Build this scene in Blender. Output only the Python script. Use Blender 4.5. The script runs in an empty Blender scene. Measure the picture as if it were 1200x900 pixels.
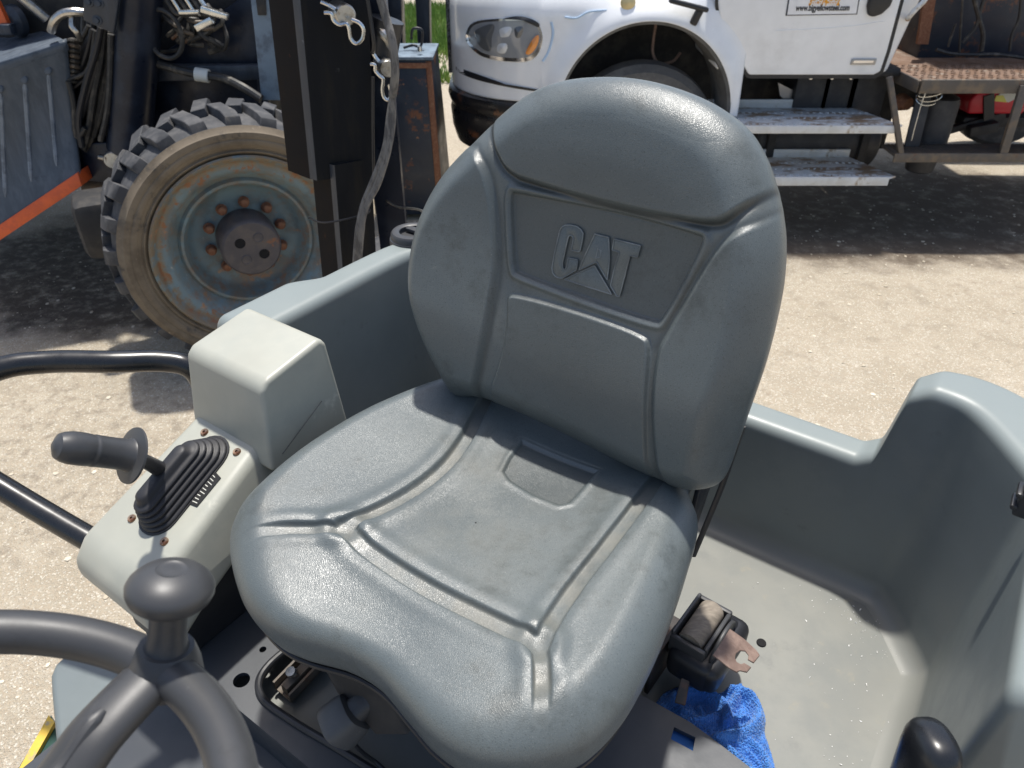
import bpy, bmesh, math, random
import numpy as np
from mathutils import Matrix, Vector
random.seed(7); RNG = np.random.default_rng(11)
S = bpy.context.scene
COL = S.collection
rad = math.radians

# ------------------------------------------------------------------ camera, sky, sun, exposure
CAMZ = 2.2; PITCH = rad(35); FPX = 870.0
cam = bpy.data.cameras.new('camera'); camo = bpy.data.objects.new('camera', cam); COL.objects.link(camo)
camo.location = (0, 0, CAMZ); camo.rotation_euler = (rad(90) - PITCH, 0, 0)
cam.sensor_fit = 'HORIZONTAL'; cam.sensor_width = 36; cam.lens = FPX / 1200 * 36
cam.clip_start = 0.02; cam.clip_end = 3000
cam.dof.use_dof = True; cam.dof.focus_distance = 1.15; cam.dof.aperture_fstop = 10
S.camera = camo
SUN_EL = rad(75.5); SUN_AZ = rad(2)          # azimuth from +Y towards +X
w = bpy.data.worlds.new('World'); S.world = w; w.use_nodes = True
nt = w.node_tree; bg = nt.nodes['Background']
sky = nt.nodes.new('ShaderNodeTexSky'); sky.sky_type = 'NISHITA'; sky.sun_disc = False
sky.sun_elevation = SUN_EL; sky.sun_rotation = SUN_AZ; sky.air_density = 1.0; sky.dust_density = 2.6; sky.ozone_density = 0.8
nt.links.new(sky.outputs[0], bg.inputs[0]); bg.inputs[1].default_value = 0.13
sl = bpy.data.lights.new('sun', 'SUN'); sl.energy = 3.9; sl.angle = rad(2.2); sl.color = (1, 0.965, 0.90)
slo = bpy.data.objects.new('sun', sl); COL.objects.link(slo)
sd = Vector((math.sin(SUN_AZ) * math.cos(SUN_EL), math.cos(SUN_AZ) * math.cos(SUN_EL), math.sin(SUN_EL)))
slo.rotation_euler = sd.to_track_quat('Z', 'Y').to_euler()
S.view_settings.view_transform = 'Standard'; S.view_settings.look = 'None'
S.view_settings.exposure = 0.48; S.view_settings.gamma = 1.0; S.view_settings.use_curve_mapping = False
S.cycles.max_bounces = 6; S.cycles.use_denoising = True

# ------------------------------------------------------------------ measuring helpers
CP = np.array([0, 0, CAMZ])
_F = np.array([0, math.cos(PITCH), -math.sin(PITCH)]); _U = np.array([0, math.sin(PITCH), math.cos(PITCH)]); _R = np.array([1., 0, 0])
YAW = rad(35)
RE = np.array([math.sin(YAW), math.cos(YAW), 0]); LA = np.array([math.cos(YAW), -math.sin(YAW), 0]); UP = np.array([0, 0, 1.])
def ray(x, y): return _F + _R * (x - 600) / FPX - _U * (y - 450) / FPX
def pz(x, y, z):
    d = ray(x, y); return CP + d * (z - CAMZ) / d[2]
def py(x, y, Y):
    d = ray(x, y); return CP + d * Y / d[1]
def pp(x, y, p0, n):
    d = ray(x, y); return CP + d * (((p0 - CP) @ n) / (d @ n))
def M(l, r, z): return l * LA + r * RE + z * UP
def toM(p): return np.array([p @ LA, p @ RE, p[2]])
def MA(a):
    a = np.asarray(a, float); return a[..., 0:1] * LA + a[..., 1:2] * RE + a[..., 2:3] * UP
def smooth(a, b, x):
    t = np.clip((x - a) / (b - a), 0, 1); return t * t * (3 - 2 * t)

# ------------------------------------------------------------------ materials
MATS = {}
def mat(name, col, rough=.5, metal=0., spec=.5, col2=None, nscale=8, lo=.45, hi=.65, detail=6, bump=(), rvar=0., dust=None, attr=None, stretch=None, coat=0., fine=0.0, sheen=0., extra=()):
    """principled material: base colour broken up by noise, second colour in patches, layered fine bump"""
    m = bpy.data.materials.new(name); m.use_nodes = True; t = m.node_tree; N = t.nodes; L = t.links
    b = N['Principled BSDF']; b.inputs['Roughness'].default_value = rough; b.inputs['Metallic'].default_value = metal
    b.inputs['Specular IOR Level'].default_value = spec
    if coat: b.inputs['Coat Weight'].default_value = coat; b.inputs['Coat Roughness'].default_value = .12
    if sheen: b.inputs['Sheen Weight'].default_value = sheen
    tc = N.new('ShaderNodeTexCoord'); src = tc.outputs['Object']
    if stretch:
        mp = N.new('ShaderNodeMapping'); mp.inputs['Scale'].default_value = stretch; L.new(src, mp.inputs[0]); ssrc = mp.outputs[0]
    else: ssrc = src
    def noise(sc, det=6, s=None, rg=.6):
        n = N.new('ShaderNodeTexNoise'); n.inputs['Scale'].default_value = sc; n.inputs['Detail'].default_value = det; n.inputs['Roughness'].default_value = rg
        L.new(s or src, n.inputs['Vector']); return n.outputs['Fac']
    def ramp(f, a, bb):
        r = N.new('ShaderNodeMapRange'); r.interpolation_type = 'SMOOTHSTEP'; r.inputs['From Min'].default_value = a; r.inputs['From Max'].default_value = bb
        L.new(f, r.inputs['Value']); return r.outputs[0]
    def mix(f, a, bb, mode='MIX'):
        x = N.new('ShaderNodeMix'); x.data_type = 'RGBA'; x.blend_type = mode
        if isinstance(f, (int, float)): x.inputs[0].default_value = f
        else: L.new(f, x.inputs[0])
        for k, v in ((6, a), (7, bb)):
            if isinstance(v, tuple): x.inputs[k].default_value = (*v, 1)
            else: L.new(v, x.inputs[k])
        return x.outputs[2]
    c = tuple(col)
    cur = mix(ramp(noise(nscale * .6, 4, ssrc), .3, .7), tuple(v * .90 for v in c), tuple(min(1, v * 1.08) for v in c))
    if col2: cur = mix(ramp(noise(nscale, detail, ssrc, .65), lo, hi), cur, tuple(col2))
    for (ec, esc, elo, ehi) in extra: cur = mix(ramp(noise(esc, 8, src, .7), elo, ehi), cur, tuple(ec))
    if fine: cur = mix(ramp(noise(nscale * 40, 3), .55, .75), cur, tuple(min(1, v * (1 + fine)) for v in c))
    if dust:
        dc, dn = dust
        g = N.new('ShaderNodeNewGeometry'); sx = N.new('ShaderNodeSeparateXYZ'); L.new(g.outputs['True Normal'], sx.inputs[0])
        up = ramp(sx.outputs['Z'], .3, .95); mm = N.new('ShaderNodeMath'); mm.operation = 'MULTIPLY'; L.new(up, mm.inputs[0]); L.new(ramp(noise(dn, 7), .15, .5), mm.inputs[1])
        m2 = N.new('ShaderNodeMath'); m2.operation = 'MULTIPLY'; L.new(mm.outputs[0], m2.inputs[0]); m2.inputs[1].default_value = .75
        cur = mix(m2.outputs[0], cur, tuple(dc))
    if attr:
        for (an, ac, *nr) in attr:
            a = N.new('ShaderNodeAttribute'); a.attribute_name = an
            mm = N.new('ShaderNodeMath'); mm.operation = 'MULTIPLY'; L.new(a.outputs['Fac'], mm.inputs[0]); L.new(ramp(noise(22, 6), *(nr if nr else (.25, .7))), mm.inputs[1])
            cur = mix(mm.outputs[0], cur, tuple(ac))
    L.new(cur, b.inputs['Base Color'])
    if rvar:
        r = N.new('ShaderNodeMapRange'); L.new(noise(nscale * 1.7, 6, ssrc), r.inputs['Value']); r.inputs['From Min'].default_value = .3; r.inputs['From Max'].default_value = .7
        r.inputs['To Min'].default_value = max(.05, rough - rvar); r.inputs['To Max'].default_value = min(1, rough + rvar); L.new(r.outputs[0], b.inputs['Roughness'])
    prev = None
    for (kind, sc, st, dist) in bump:
        if kind == 'n': h = noise(sc, 4)
        else:
            v = N.new('ShaderNodeTexVoronoi'); v.inputs['Scale'].default_value = sc; v.feature = 'DISTANCE_TO_EDGE' if kind == 'e' else 'F1'; L.new(src, v.inputs['Vector'])
            h = ramp(v.outputs['Distance'], 0, .35) if kind == 'e' else v.outputs['Distance']
        bn = N.new('ShaderNodeBump'); bn.inputs['Strength'].default_value = st; bn.inputs['Distance'].default_value = dist; L.new(h, bn.inputs['Height'])
        if prev: L.new(prev, bn.inputs['Normal'])
        prev = bn.outputs['Normal']
    if prev: L.new(prev, b.inputs['Normal'])
    MATS[name] = m; return m
rust = (.16, .06, .025)
vinyl = mat('vinyl', (.096, .113, .116), .37, col2=(.118, .134, .133), nscale=5, lo=.4, hi=.7, rvar=.09, spec=.55,
            bump=(('e', 560, .23, .0006), ('n', 1100, .10, .0004), ('n', 40, .15, .002)),
            attr=(('wear', (.155, .156, .138)), ('darken', (.034, .037, .036), .0, .4)),  # second attribute darkens creases, inset panels and the flap
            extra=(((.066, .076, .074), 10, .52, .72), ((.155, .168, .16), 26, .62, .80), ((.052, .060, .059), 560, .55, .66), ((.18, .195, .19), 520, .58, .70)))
bodym = mat('body_plastic', (.15, .175, .178), .5, col2=(.12, .14, .14), nscale=5, rvar=.08, bump=(('n', 500, .1, .0004),))
knobm = mat('grey_knob_plastic', (.078, .080, .082), .5, rvar=.08, nscale=30, bump=(('n', 700, .15, .0004),), extra=(((.2, .2, .2), 60, .6, .8),))
edgem = mat('polished_vinyl_edge', (.19, .21, .215), .35, nscale=30, col2=(.11, .125, .13), lo=.42, hi=.6)
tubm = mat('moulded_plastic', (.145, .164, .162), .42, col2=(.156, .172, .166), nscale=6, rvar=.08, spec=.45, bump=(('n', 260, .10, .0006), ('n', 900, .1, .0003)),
           attr=(('floor', (.185, .188, .170), .0, .35), ('rimtop', (.205, .233, .227), -.1, .25)), extra=(((.34, .34, .31), 150, .735, .77), ((.085, .095, .095), 14, .60, .80), ((.17, .185, .175), 30, .62, .74)))  # rim tops coloured paler than the walls, sunlit look painted in
floorm = mat('dusty_floor_plastic', (.19, .193, .174), .62, col2=(.162, .17, .159), nscale=7, lo=.4, hi=.7, bump=(('n', 500, .15, .0006),), extra=(((.22, .21, .17), 26, .58, .75), ((.12, .12, .11), 70, .68, .78), ((.15, .155, .145), 9, .55, .75)))
cream = mat('cream_plastic', (.365, .366, .312), .44, col2=(.33, .338, .295), nscale=9, lo=.4, hi=.7, rvar=.06, bump=(('n', 700, .10, .0003),), extra=(((.27, .265, .22), 50, .69, .78), ((.50, .50, .43), 16, .6, .75), ((.24, .22, .17), 140, .74, .78)))
deckm = mat('dark_deck_paint', (.026, .031, .039), .48, col2=(.05, .055, .062), nscale=11, lo=.45, hi=.7, rvar=.12, bump=(('n', 300, .15, .0006),), dust=((.058, .062, .068), 8), extra=(((.2, .2, .19), 120, .7, .78),))
blackm = mat('black_paint', (.012, .013, .015), .28, rvar=.08, nscale=20, bump=(('n', 60, .06, .001),), fine=.8)
blackp = mat('black_plastic', (.017, .018, .021), .42, rvar=.1, nscale=20, bump=(('n', 500, .12, .0003),), extra=(((.09, .09, .085), 60, .66, .82),))
greyp = mat('grey_rubber_plastic', (.044, .045, .047), .44, rvar=.06, nscale=14, bump=(('n', 900, .15, .0003), ('n', 60, .05, .001)), extra=(((.10, .10, .098), 30, .60, .80), ((.022, .022, .023), 12, .55, .75)))
rubber = mat('black_rubber', (.018, .018, .021), .55, rvar=.08, nscale=14, bump=(('n', 500, .15, .0003),), extra=(((.07, .07, .07), 50, .62, .8),))
boltm = mat('rusty_zinc', (.34, .25, .18), .4, .7, col2=(.2, .09, .05), nscale=120, lo=.42, hi=.6)
steelm = mat('bare_steel', (.5, .49, .46), .35, 1., col2=(.35, .3, .24), nscale=60, lo=.5, hi=.7, rvar=.1)
zinc = mat('bright_zinc', (.62, .62, .6), .25, 1., rvar=.08, nscale=60)
rustplate = mat('rusted_latch', (.19, .13, .105), .65, .15, col2=(.26, .185, .15), nscale=60, lo=.4, hi=.65, bump=(('n', 500, .25, .0005),), extra=(((.16, .08, .055), 90, .55, .7),))
darkrust = mat('dark_rusty_bracket', (.035, .03, .028), .6, col2=(.09, .05, .035), nscale=40, lo=.5, hi=.7)
webbing = mat('worn_webbing', (.20, .17, .135), .85, col2=(.29, .25, .20), nscale=50, lo=.4, hi=.7, bump=(('n', 1200, .5, .0006),), stretch=(1, 4, 1))
voidm = mat('void_dark', (.004, .004, .005), .9)
towelm = mat('terry_blue', (.06, .205, .58), .95, col2=(.085, .27, .68), nscale=40, sheen=.25, spec=.1, bump=(('v', 420, .6, .004),))
slotblue = mat('blue_felt', (.03, .13, .42), .9)
greenm = mat('dark_green_paint', (.01, .055, .04), .4, rvar=.1, nscale=20)
yellowm = mat('worn_yellow_paint', (.62, .40, .04), .5, col2=(.35, .28, .15), nscale=60, lo=.5, hi=.66)
decalm = mat('dark_decal', (.02, .02, .02), .4); decalt = mat('decal_print', (.55, .55, .5), .5)
# far things
whitem = mat('white_truck_paint', (.86, .87, .87), .22, coat=.5, rvar=.05, nscale=2, col2=(.75, .755, .75), lo=.45, hi=.75, extra=(((.55, .53, .47), 5, .70, .86),))
trimwhite = mat('white_step_metal', (.66, .67, .66), .5, .1, col2=(.60, .60, .57), nscale=9, rvar=.1, extra=(((.30, .21, .12), 5, .56, .68),), bump=(('n', 200, .2, .001),))
treadw = mat('worn_step_tread', (.66, .67, .66), .5, 0, col2=(.30, .21, .135), nscale=6, lo=.46, hi=.58, bump=(('v', 70, .7, .004),), stretch=(.6, 1.6, 1))
bumperm = mat('black_bumper', (.014, .014, .016), .3, rvar=.1, nscale=6, extra=((rust, 6, .56, .7),))
darkund = mat('dark_underbody', (.018, .018, .019), .7, col2=(.045, .04, .035), nscale=8, rvar=.1)
battm = mat('battery_box_black', (.03, .03, .034), .55, col2=(.05, .05, .05), nscale=9)
linerm = mat('wheel_arch_liner', (.14, .14, .135), .8, col2=(.09, .09, .085), nscale=10)
platm = mat('rusty_platform', (.19, .125, .09), .75, .2, col2=(.15, .085, .05), nscale=9, lo=.4, hi=.65, bump=(('v', 60, .8, .006),), extra=(((.27, .24, .20), 7, .55, .7),))
angm = mat('dirty_angle_iron', (.12, .105, .09), .6, .3, col2=(.18, .14, .1), nscale=12, extra=((rust, 9, .58, .7),))
navy = mat('navy_steel', (.009, .013, .024), .36, spec=.35, col2=(.02, .028, .045), nscale=7, rvar=.12, extra=(((.10, .11, .12), 30, .68, .8), (rust, 9, .66, .75)))
navyd = mat('navy_scuffed', (.022, .03, .044), .42, col2=(.05, .065, .085), nscale=5, lo=.5, hi=.75, rvar=.12, bump=(('n', 70, .12, .001),), extra=(((.14, .16, .18), 34, .66, .8),), stretch=(3, 3, .5))
navyr = mat('navy_rusty', (.012, .021, .038), .45, col2=(.02, .03, .046), nscale=6, rvar=.12, extra=((rust, 5, .55, .64), ((.30, .15, .07), 11, .62, .70)))
charbox = mat('scuffed_black_box', (.0135, .0145, .0165), .62, spec=.08, col2=(.021, .020, .018), nscale=6, rvar=.1, extra=(((.12, .12, .115), 30, .66, .8),), stretch=(3, 3, .4), bump=(('n', 90, .1, .001),))
charbrown = mat('brown_black_side', (.012, .011, .0115), .65, spec=.08, col2=(.015, .012, .011), nscale=9, extra=((rust, 14, .64, .72),))
bucketm = mat('blue_grey_bucket', (.066, .084, .108), .5, spec=.35, col2=(.095, .115, .143), nscale=5, lo=.4, hi=.7, rvar=.12, stretch=(5, 5, .8), extra=(((.04, .05, .065), 9, .56, .7),))
ribm = mat('lit_rib_paint', (.19, .225, .27), .45, col2=(.11, .135, .17), nscale=14, lo=.45, hi=.65)  # paler than the bucket: light caught by the ribs, painted in
orangem = mat('orange_edge', (.72, .12, .025), .45, col2=(.62, .10, .03), nscale=20)
palem = mat('pale_blue_steel', (.17, .23, .29), .5, col2=(.09, .12, .16), nscale=10, lo=.42, hi=.65)
dustyt = mat('dusty_road_tyre', (.11, .108, .105), .85, col2=(.16, .155, .145), nscale=8)
tyrem = mat('dusty_tyre', (.036, .038, .043), .75, col2=(.085, .084, .085), nscale=10, lo=.42, hi=.65, bump=(('n', 120, .3, .002),), extra=(((.13, .118, .10), 9, .6, .75),))
wallm = mat('muddy_sidewall', (.175, .14, .098), .8, col2=(.115, .09, .062), nscale=7, lo=.42, hi=.65, bump=(('n', 80, .25, .002),), extra=(((.05, .045, .04), 6, .585, .70), ((.33, .27, .20), 14, .6, .75), ((.06, .055, .05), 3, .52, .66)))
rimm = mat('chipped_blue_rim', (.15, .225, .255), .48, col2=(.095, .14, .16), nscale=6, lo=.45, hi=.62, rvar=.1, extra=(((.46, .44, .37), 10, .62, .69), ((.38, .17, .06), 5, .57, .65), ((.20, .17, .13), 3, .5, .7)), attr=(('mud', (.20, .155, .10), .3, .6), ('rust', (.24, .11, .05), .52, .64)))
hubm = mat('greasy_hub', (.07, .064, .07), .5, col2=(.10, .085, .08), nscale=14, lo=.4, hi=.65, extra=(((.22, .09, .04), 11, .6, .7),))
nutm = mat('rusted_nut', (.20, .08, .04), .7, col2=(.26, .13, .07), nscale=60, bump=(('n', 200, .3, .002),))
hosem = mat('dark_hose', (.02, .02, .02), .55, col2=(.09, .08, .065), nscale=14, lo=.5, hi=.68)
ropem = mat('frayed_grey_sleeve', (.19, .18, .165), .9, col2=(.10, .095, .09), nscale=50, lo=.45, hi=.6, bump=(('n', 400, .6, .003),), stretch=(1, 1, .3))
redm = mat('red_can_plastic', (.50, .015, .03), .35); labely = mat('sticker_yellow', (.62, .58, .12), .5)
labelw = mat('sticker_grey', (.55, .56, .52), .5)
signm = mat('sign_white', (.82, .82, .82), .4); borderm = mat('sign_border', (.03, .035, .05), .4)
txtm = mat('sign_black_print', (.015, .017, .022), .4); txto = mat('sign_orange_print', (.80, .36, .02), .4)
glassm = mat('dark_glass', (.01, .012, .014), .06, spec=.8)
chromem = mat('chrome', (.7, .7, .72), .12, 1.); badgem = mat('badge_grey', (.38, .37, .36), .35, .6)
lampm = mat('headlamp_lens', (.26, .27, .28), .12, coat=1.0, nscale=3)
lampd = mat('lamp_dark_bowl', (.10, .105, .11), .15, coat=1.0, nscale=3); lampb = mat('lamp_bright_bowl', (.62, .63, .63), .15, coat=1.0, nscale=3); amberm = mat('amber_lens', (.78, .28, .05), .2, coat=.8)
grillm = mat('grille_mesh', (.16, .17, .18), .4, .6, col2=(.03, .03, .03), nscale=90, lo=.48, hi=.52)
markm = mat('brassy_marker', (.62, .50, .26), .35, .3)
penm = mat('pale_blue_scribble', (.45, .60, .78), .5); scuffm = mat('pale_scuff', (.8, .8, .78), .6)

def ground_mat():
    m = bpy.data.materials.new('crushed_limestone'); m.use_nodes = True; t = m.node_tree; N = t.nodes; L = t.links; b = N['Principled BSDF']
    b.inputs['Roughness'].default_value = .92; b.inputs['Specular IOR Level'].default_value = .2
    tc = N.new('ShaderNodeTexCoord'); src = tc.outputs['Object']
    def noise(sc, det, rg=.6):
        n = N.new('ShaderNodeTexNoise'); n.inputs['Scale'].default_value = sc; n.inputs['Detail'].default_value = det; n.inputs['Roughness'].default_value = rg; L.new(src, n.inputs['Vector']); return n.outputs['Fac']
    def ramp(f, a, bb):
        r = N.new('ShaderNodeMapRange'); r.interpolation_type = 'SMOOTHSTEP'; r.inputs['From Min'].default_value = a; r.inputs['From Max'].default_value = bb; L.new(f, r.inputs['Value']); return r.outputs[0]
    def mix(f, a, bb):
        x = N.new('ShaderNodeMix'); x.data_type = 'RGBA'; L.new(f, x.inputs[0])
        for k, v in ((6, a), (7, bb)):
            if isinstance(v, tuple): x.inputs[k].default_value = (*v, 1)
            else: L.new(v, x.inputs[k])
        return x.outputs[2]
    def mul(a, bb):
        x = N.new('ShaderNodeMath'); x.operation = 'MULTIPLY'; L.new(a, x.inputs[0]); L.new(bb, x.inputs[1]); return x.outputs[0]
    v = N.new('ShaderNodeTexVoronoi'); v.inputs['Scale'].default_value = 180; L.new(src, v.inputs['Vector'])
    sx = N.new('ShaderNodeSeparateColor'); L.new(v.outputs['Color'], sx.inputs[0])
    cur = mix(ramp(noise(2.2, 8, .65), .35, .68), (.37, .325, .25), (.475, .425, .34))
    cur = mix(ramp(sx.outputs[0], .1, 1.0), cur, (.40, .335, .25))
    cur = mix(ramp(sx.outputs[1], .86, .97), cur, (.60, .56, .475))
    cur = mix(mul(ramp(noise(18, 6), .52, .72), ramp(noise(1.1, 3), .42, .66)), cur, (.34, .285, .215))
    # oily, trodden soil; under truck and loader the patches also paint in shade
    sp = N.new('ShaderNodeSeparateXYZ'); L.new(src, sp.inputs[0])
    def patch(cx, cy, rx, ry, lo=.55, hi=1.15):
        acc = None
        for o, c, r in ((sp.outputs['X'], cx, rx), (sp.outputs['Y'], cy, ry)):
            a = N.new('ShaderNodeMath'); a.operation = 'SUBTRACT'; L.new(o, a.inputs[0]); a.inputs[1].default_value = c
            d = N.new('ShaderNodeMath'); d.operation = 'DIVIDE'; L.new(a.outputs[0], d.inputs[0]); d.inputs[1].default_value = r
            q = mul(d.outputs[0], d.outputs[0])
            if acc is None: acc = q
            else:
                s = N.new('ShaderNodeMath'); s.operation = 'ADD'; L.new(acc, s.inputs[0]); L.new(q, s.inputs[1]); acc = s.outputs[0]
        n = N.new('ShaderNodeMath'); n.operation = 'MULTIPLY_ADD'; L.new(noise(3.0, 8, .7), n.inputs[0]); n.inputs[1].default_value = 1.3; n.inputs[2].default_value = -.65
        s = N.new('ShaderNodeMath'); s.operation = 'ADD'; L.new(acc, s.inputs[0]); L.new(n.outputs[0], s.inputs[1])
        r = ramp(s.outputs[0], lo, hi); i = N.new('ShaderNodeMath'); i.operation = 'SUBTRACT'; i.inputs[0].default_value = 1; L.new(r, i.inputs[1]); return i.outputs[0]
    cur = mix(mul(patch(2.5, 5.6, 2.5, 1.15), ramp(noise(7, 8, .7), .14, .54)), cur, (.125, .098, .073))  # oil stain with the truck's shade painted in
    cur = mix(mul(patch(-2.4, 4.6, 1.5, 1.05), ramp(noise(11, 8, .7), .18, .56)), cur, (.085, .07, .055))  # dark soil with the shade below bucket and chassis painted in
    cur = mix(mul(patch(-2.0, 2.7, 1.6, .9, .3, 1.3), ramp(noise(14, 8, .75), .46, .66)), cur, (.28, .24, .185))
    cur = mix(mul(patch(2.6, 3.9, 2.6, 1.0, .2, 1.3), ramp(noise(6, 8, .75), .50, .70)), cur, (.32, .275, .21))
    cur = mix(mul(patch(-1.05, .75, .7, .55), ramp(noise(9, 8, .7), .2, .5)), cur, (.33, .255, .19))
    L.new(cur, b.inputs['Base Color'])
    bn = N.new('ShaderNodeBump'); bn.inputs['Strength'].default_value = .8; bn.inputs['Distance'].default_value = .006; L.new(v.outputs['Distance'], bn.inputs['Height'])
    b2 = N.new('ShaderNodeBump'); b2.inputs['Strength'].default_value = .6; b2.inputs['Distance'].default_value = .02; L.new(noise(20, 8, .7), b2.inputs['Height']); L.new(bn.outputs[0], b2.inputs['Normal']); L.new(b2.outputs[0], b.inputs['Normal'])
    return m
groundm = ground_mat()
pebm = mat('pale_stone', (.60, .54, .43), .9, col2=(.42, .36, .27), nscale=3, lo=.4, hi=.6)
grassm = mat('yard_grass', (.13, .24, .035), .7, col2=(.22, .30, .06), nscale=3)

# ------------------------------------------------------------------ mesh helpers
class MB:
    def __init__(s): s.v = []; s.f = []; s.mi = []; s.n = 0
    def add(s, vf, mi=0):
        v, f = vf; v = np.asarray(v, float).reshape(-1, 3); s.v.append(v); s.f += [tuple(int(i) + s.n for i in q) for q in f]; s.mi += [mi] * len(f); s.n += len(v); return s
ORG = {}
def link(o, c, parent):
    ORG[o] = np.asarray(c, float); COL.objects.link(o)
    if parent is not None: o.parent = parent; o.location = Vector(ORG[o] - ORG[parent])
    else: o.location = Vector(ORG[o])
    return o
def thing(name, label, cat, loc, parent=None, group=None):
    o = bpy.data.objects.new(name, None); o.empty_display_size = .1; link(o, loc, parent)
    if label: o['label'] = label
    if cat: o['category'] = cat
    if group: o['group'] = group
    return o
def tag(o, label=None, cat=None, group=None, kind=None):
    for k, v in (('label', label), ('category', cat), ('group', group), ('kind', kind)):
        if v: o[k] = v
    return o
def build(name, mb, mats, parent=None, bevel=0, seg=2, ang=35, bang=30, label=None, attrs=None, flip=False):
    if isinstance(mb, tuple): mb = MB().add(mb)
    if not isinstance(mats, (list, tuple)): mats = [mats]
    v = np.concatenate(mb.v); c = (v.min(0) + v.max(0)) / 2
    me = bpy.data.meshes.new(name); me.from_pydata((v - c).tolist(), [], mb.f)
    for m in mats: me.materials.append(m)
    if len(mats) > 1: me.polygons.foreach_set('material_index', mb.mi)
    bm = bmesh.new(); bm.from_mesh(me)
    if flip is not None: bmesh.ops.recalc_face_normals(bm, faces=bm.faces)
    if bevel:
        es = [e for e in bm.edges if len(e.link_faces) == 2 and e.calc_face_angle(0) > rad(bang)]
        bmesh.ops.bevel(bm, geom=es, offset=bevel, segments=seg, affect='EDGES', profile=.5, clamp_overlap=True, material=-1)
    bm.to_mesh(me); bm.free()
    me.polygons.foreach_set('use_smooth', [True] * len(me.polygons)); me.set_sharp_from_angle(angle=rad(ang))
    if attrs:
        for k, a in attrs.items():
            at = me.attributes.new(k, 'FLOAT', 'POINT'); at.data.foreach_set('value', np.asarray(a, np.float32))
    me.update(); o = bpy.data.objects.new(name, me); link(o, c, parent)
    if label: o['label'] = label
    return o
def fast(name, v, f4, m, parent=None, attrs=None, ang=None):
    """large quad grids, numpy in"""
    c = (v.min(0) + v.max(0)) / 2; me = bpy.data.meshes.new(name); nv = len(v); nf = len(f4)
    me.vertices.add(nv); me.vertices.foreach_set('co', (v - c).astype(np.float32).ravel()); me.loops.add(nf * 4); me.loops.foreach_set('vertex_index', f4.astype(np.int32).ravel())
    me.polygons.add(nf); me.polygons.foreach_set('loop_start', np.arange(0, nf * 4, 4, dtype=np.int32))
    me.update(calc_edges=True); me.validate(); me.polygons.foreach_set('use_smooth', [True] * len(me.polygons)); me.materials.append(m)
    if ang: me.set_sharp_from_angle(angle=rad(ang))
    for k, a in (attrs or {}).items():
        at = me.attributes.new(k, 'FLOAT', 'POINT'); at.data.foreach_set('value', np.asarray(a, np.float32))
    return link(bpy.data.objects.new(name, me), c, parent)
def quads(nu, nv, wu=False, flip=False):
    i, j = np.meshgrid(np.arange(nu if wu else nu - 1), np.arange(nv - 1), indexing='ij'); i2 = (i + 1) % nu
    q = np.stack([i * nv + j, i2 * nv + j, i2 * nv + j + 1, i * nv + j + 1], -1).reshape(-1, 4)
    return q[:, ::-1] if flip else q
def box(c, s, ax=None):
    a = np.eye(3) if ax is None else np.asarray(ax)
    p = np.array([[x, y, z] for x in (-.5, .5) for y in (-.5, .5) for z in (-.5, .5)]) * np.asarray(s)
    return np.asarray(c) + p @ a, [(0, 1, 3, 2), (4, 6, 7, 5), (0, 4, 5, 1), (2, 3, 7, 6), (0, 2, 6, 4), (1, 5, 7, 3)]
MAX = np.array([LA, RE, UP])
def mbox(l0, l1, r0, r1, z0, z1): return box(M((l0 + l1) / 2, (r0 + r1) / 2, (z0 + z1) / 2), (l1 - l0, r1 - r0, z1 - z0), MAX)
def hull8(top, bot):   # two quads -> solid
    return np.array(list(bot) + list(top)), [(0, 3, 2, 1), (4, 5, 6, 7), (0, 1, 5, 4), (1, 2, 6, 5), (2, 3, 7, 6), (3, 0, 4, 7)]
def prism(poly, vec):
    p = np.asarray(poly, float); n = len(p); v = np.concatenate([p, p + np.asarray(vec)])
    return v, [tuple(range(n))[::-1], tuple(range(n, 2 * n))] + [(i, (i + 1) % n, n + (i + 1) % n, n + i) for i in range(n)]
def spl(pts, n=8, closed=False):
    p = np.asarray(pts, float); k = len(p); out = []
    rng = range(k if closed else k - 1)
    for i in rng:
        a, b, c, d = (p[(i - 1) % k], p[i], p[(i + 1) % k], p[(i + 2) % k]) if closed else (p[max(i - 1, 0)], p[i], p[i + 1], p[min(i + 2, k - 1)])
        for t in np.linspace(0, 1, n, endpoint=False):
            out.append(.5 * ((2 * b) + (-a + c) * t + (2 * a - 5 * b + 4 * c - d) * t * t + (-a + 3 * b - 3 * c + d) * t ** 3))
    if not closed: out.append(p[-1])
    return np.array(out)
def tube(pts, r, n=10, closed=False, sx=1., upv=None):
    p = np.asarray(pts, float); k = len(p); r = np.broadcast_to(np.asarray(r, float), (k,))
    T = (np.roll(p, -1, 0) - np.roll(p, 1, 0)) if closed else np.gradient(p, axis=0)
    T /= np.linalg.norm(T, axis=1)[:, None] + 1e-12
    u = np.asarray(upv, float) if upv is not None else np.array([0, 0, 1.]) if abs(T[0][2]) < .9 else np.array([1., 0, 0])
    v = []; a = np.linspace(0, 2 * math.pi, n, endpoint=False)
    for i in range(k):
        u = u - (u @ T[i]) * T[i]; u /= np.linalg.norm(u); w_ = np.cross(T[i], u)
        v.append(p[i] + r[i] * (np.cos(a)[:, None] * u + sx * np.sin(a)[:, None] * w_))
    v = np.concatenate(v); f = []
    for i in range(k if closed else k - 1):
        i2 = (i + 1) % k
        f += [(i * n + j, i * n + (j + 1) % n, i2 * n + (j + 1) % n, i2 * n + j) for j in range(n)]
    if not closed: f += [tuple(range(n))[::-1], tuple((k - 1) * n + j for j in range(n))]
    return v, f
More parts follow.
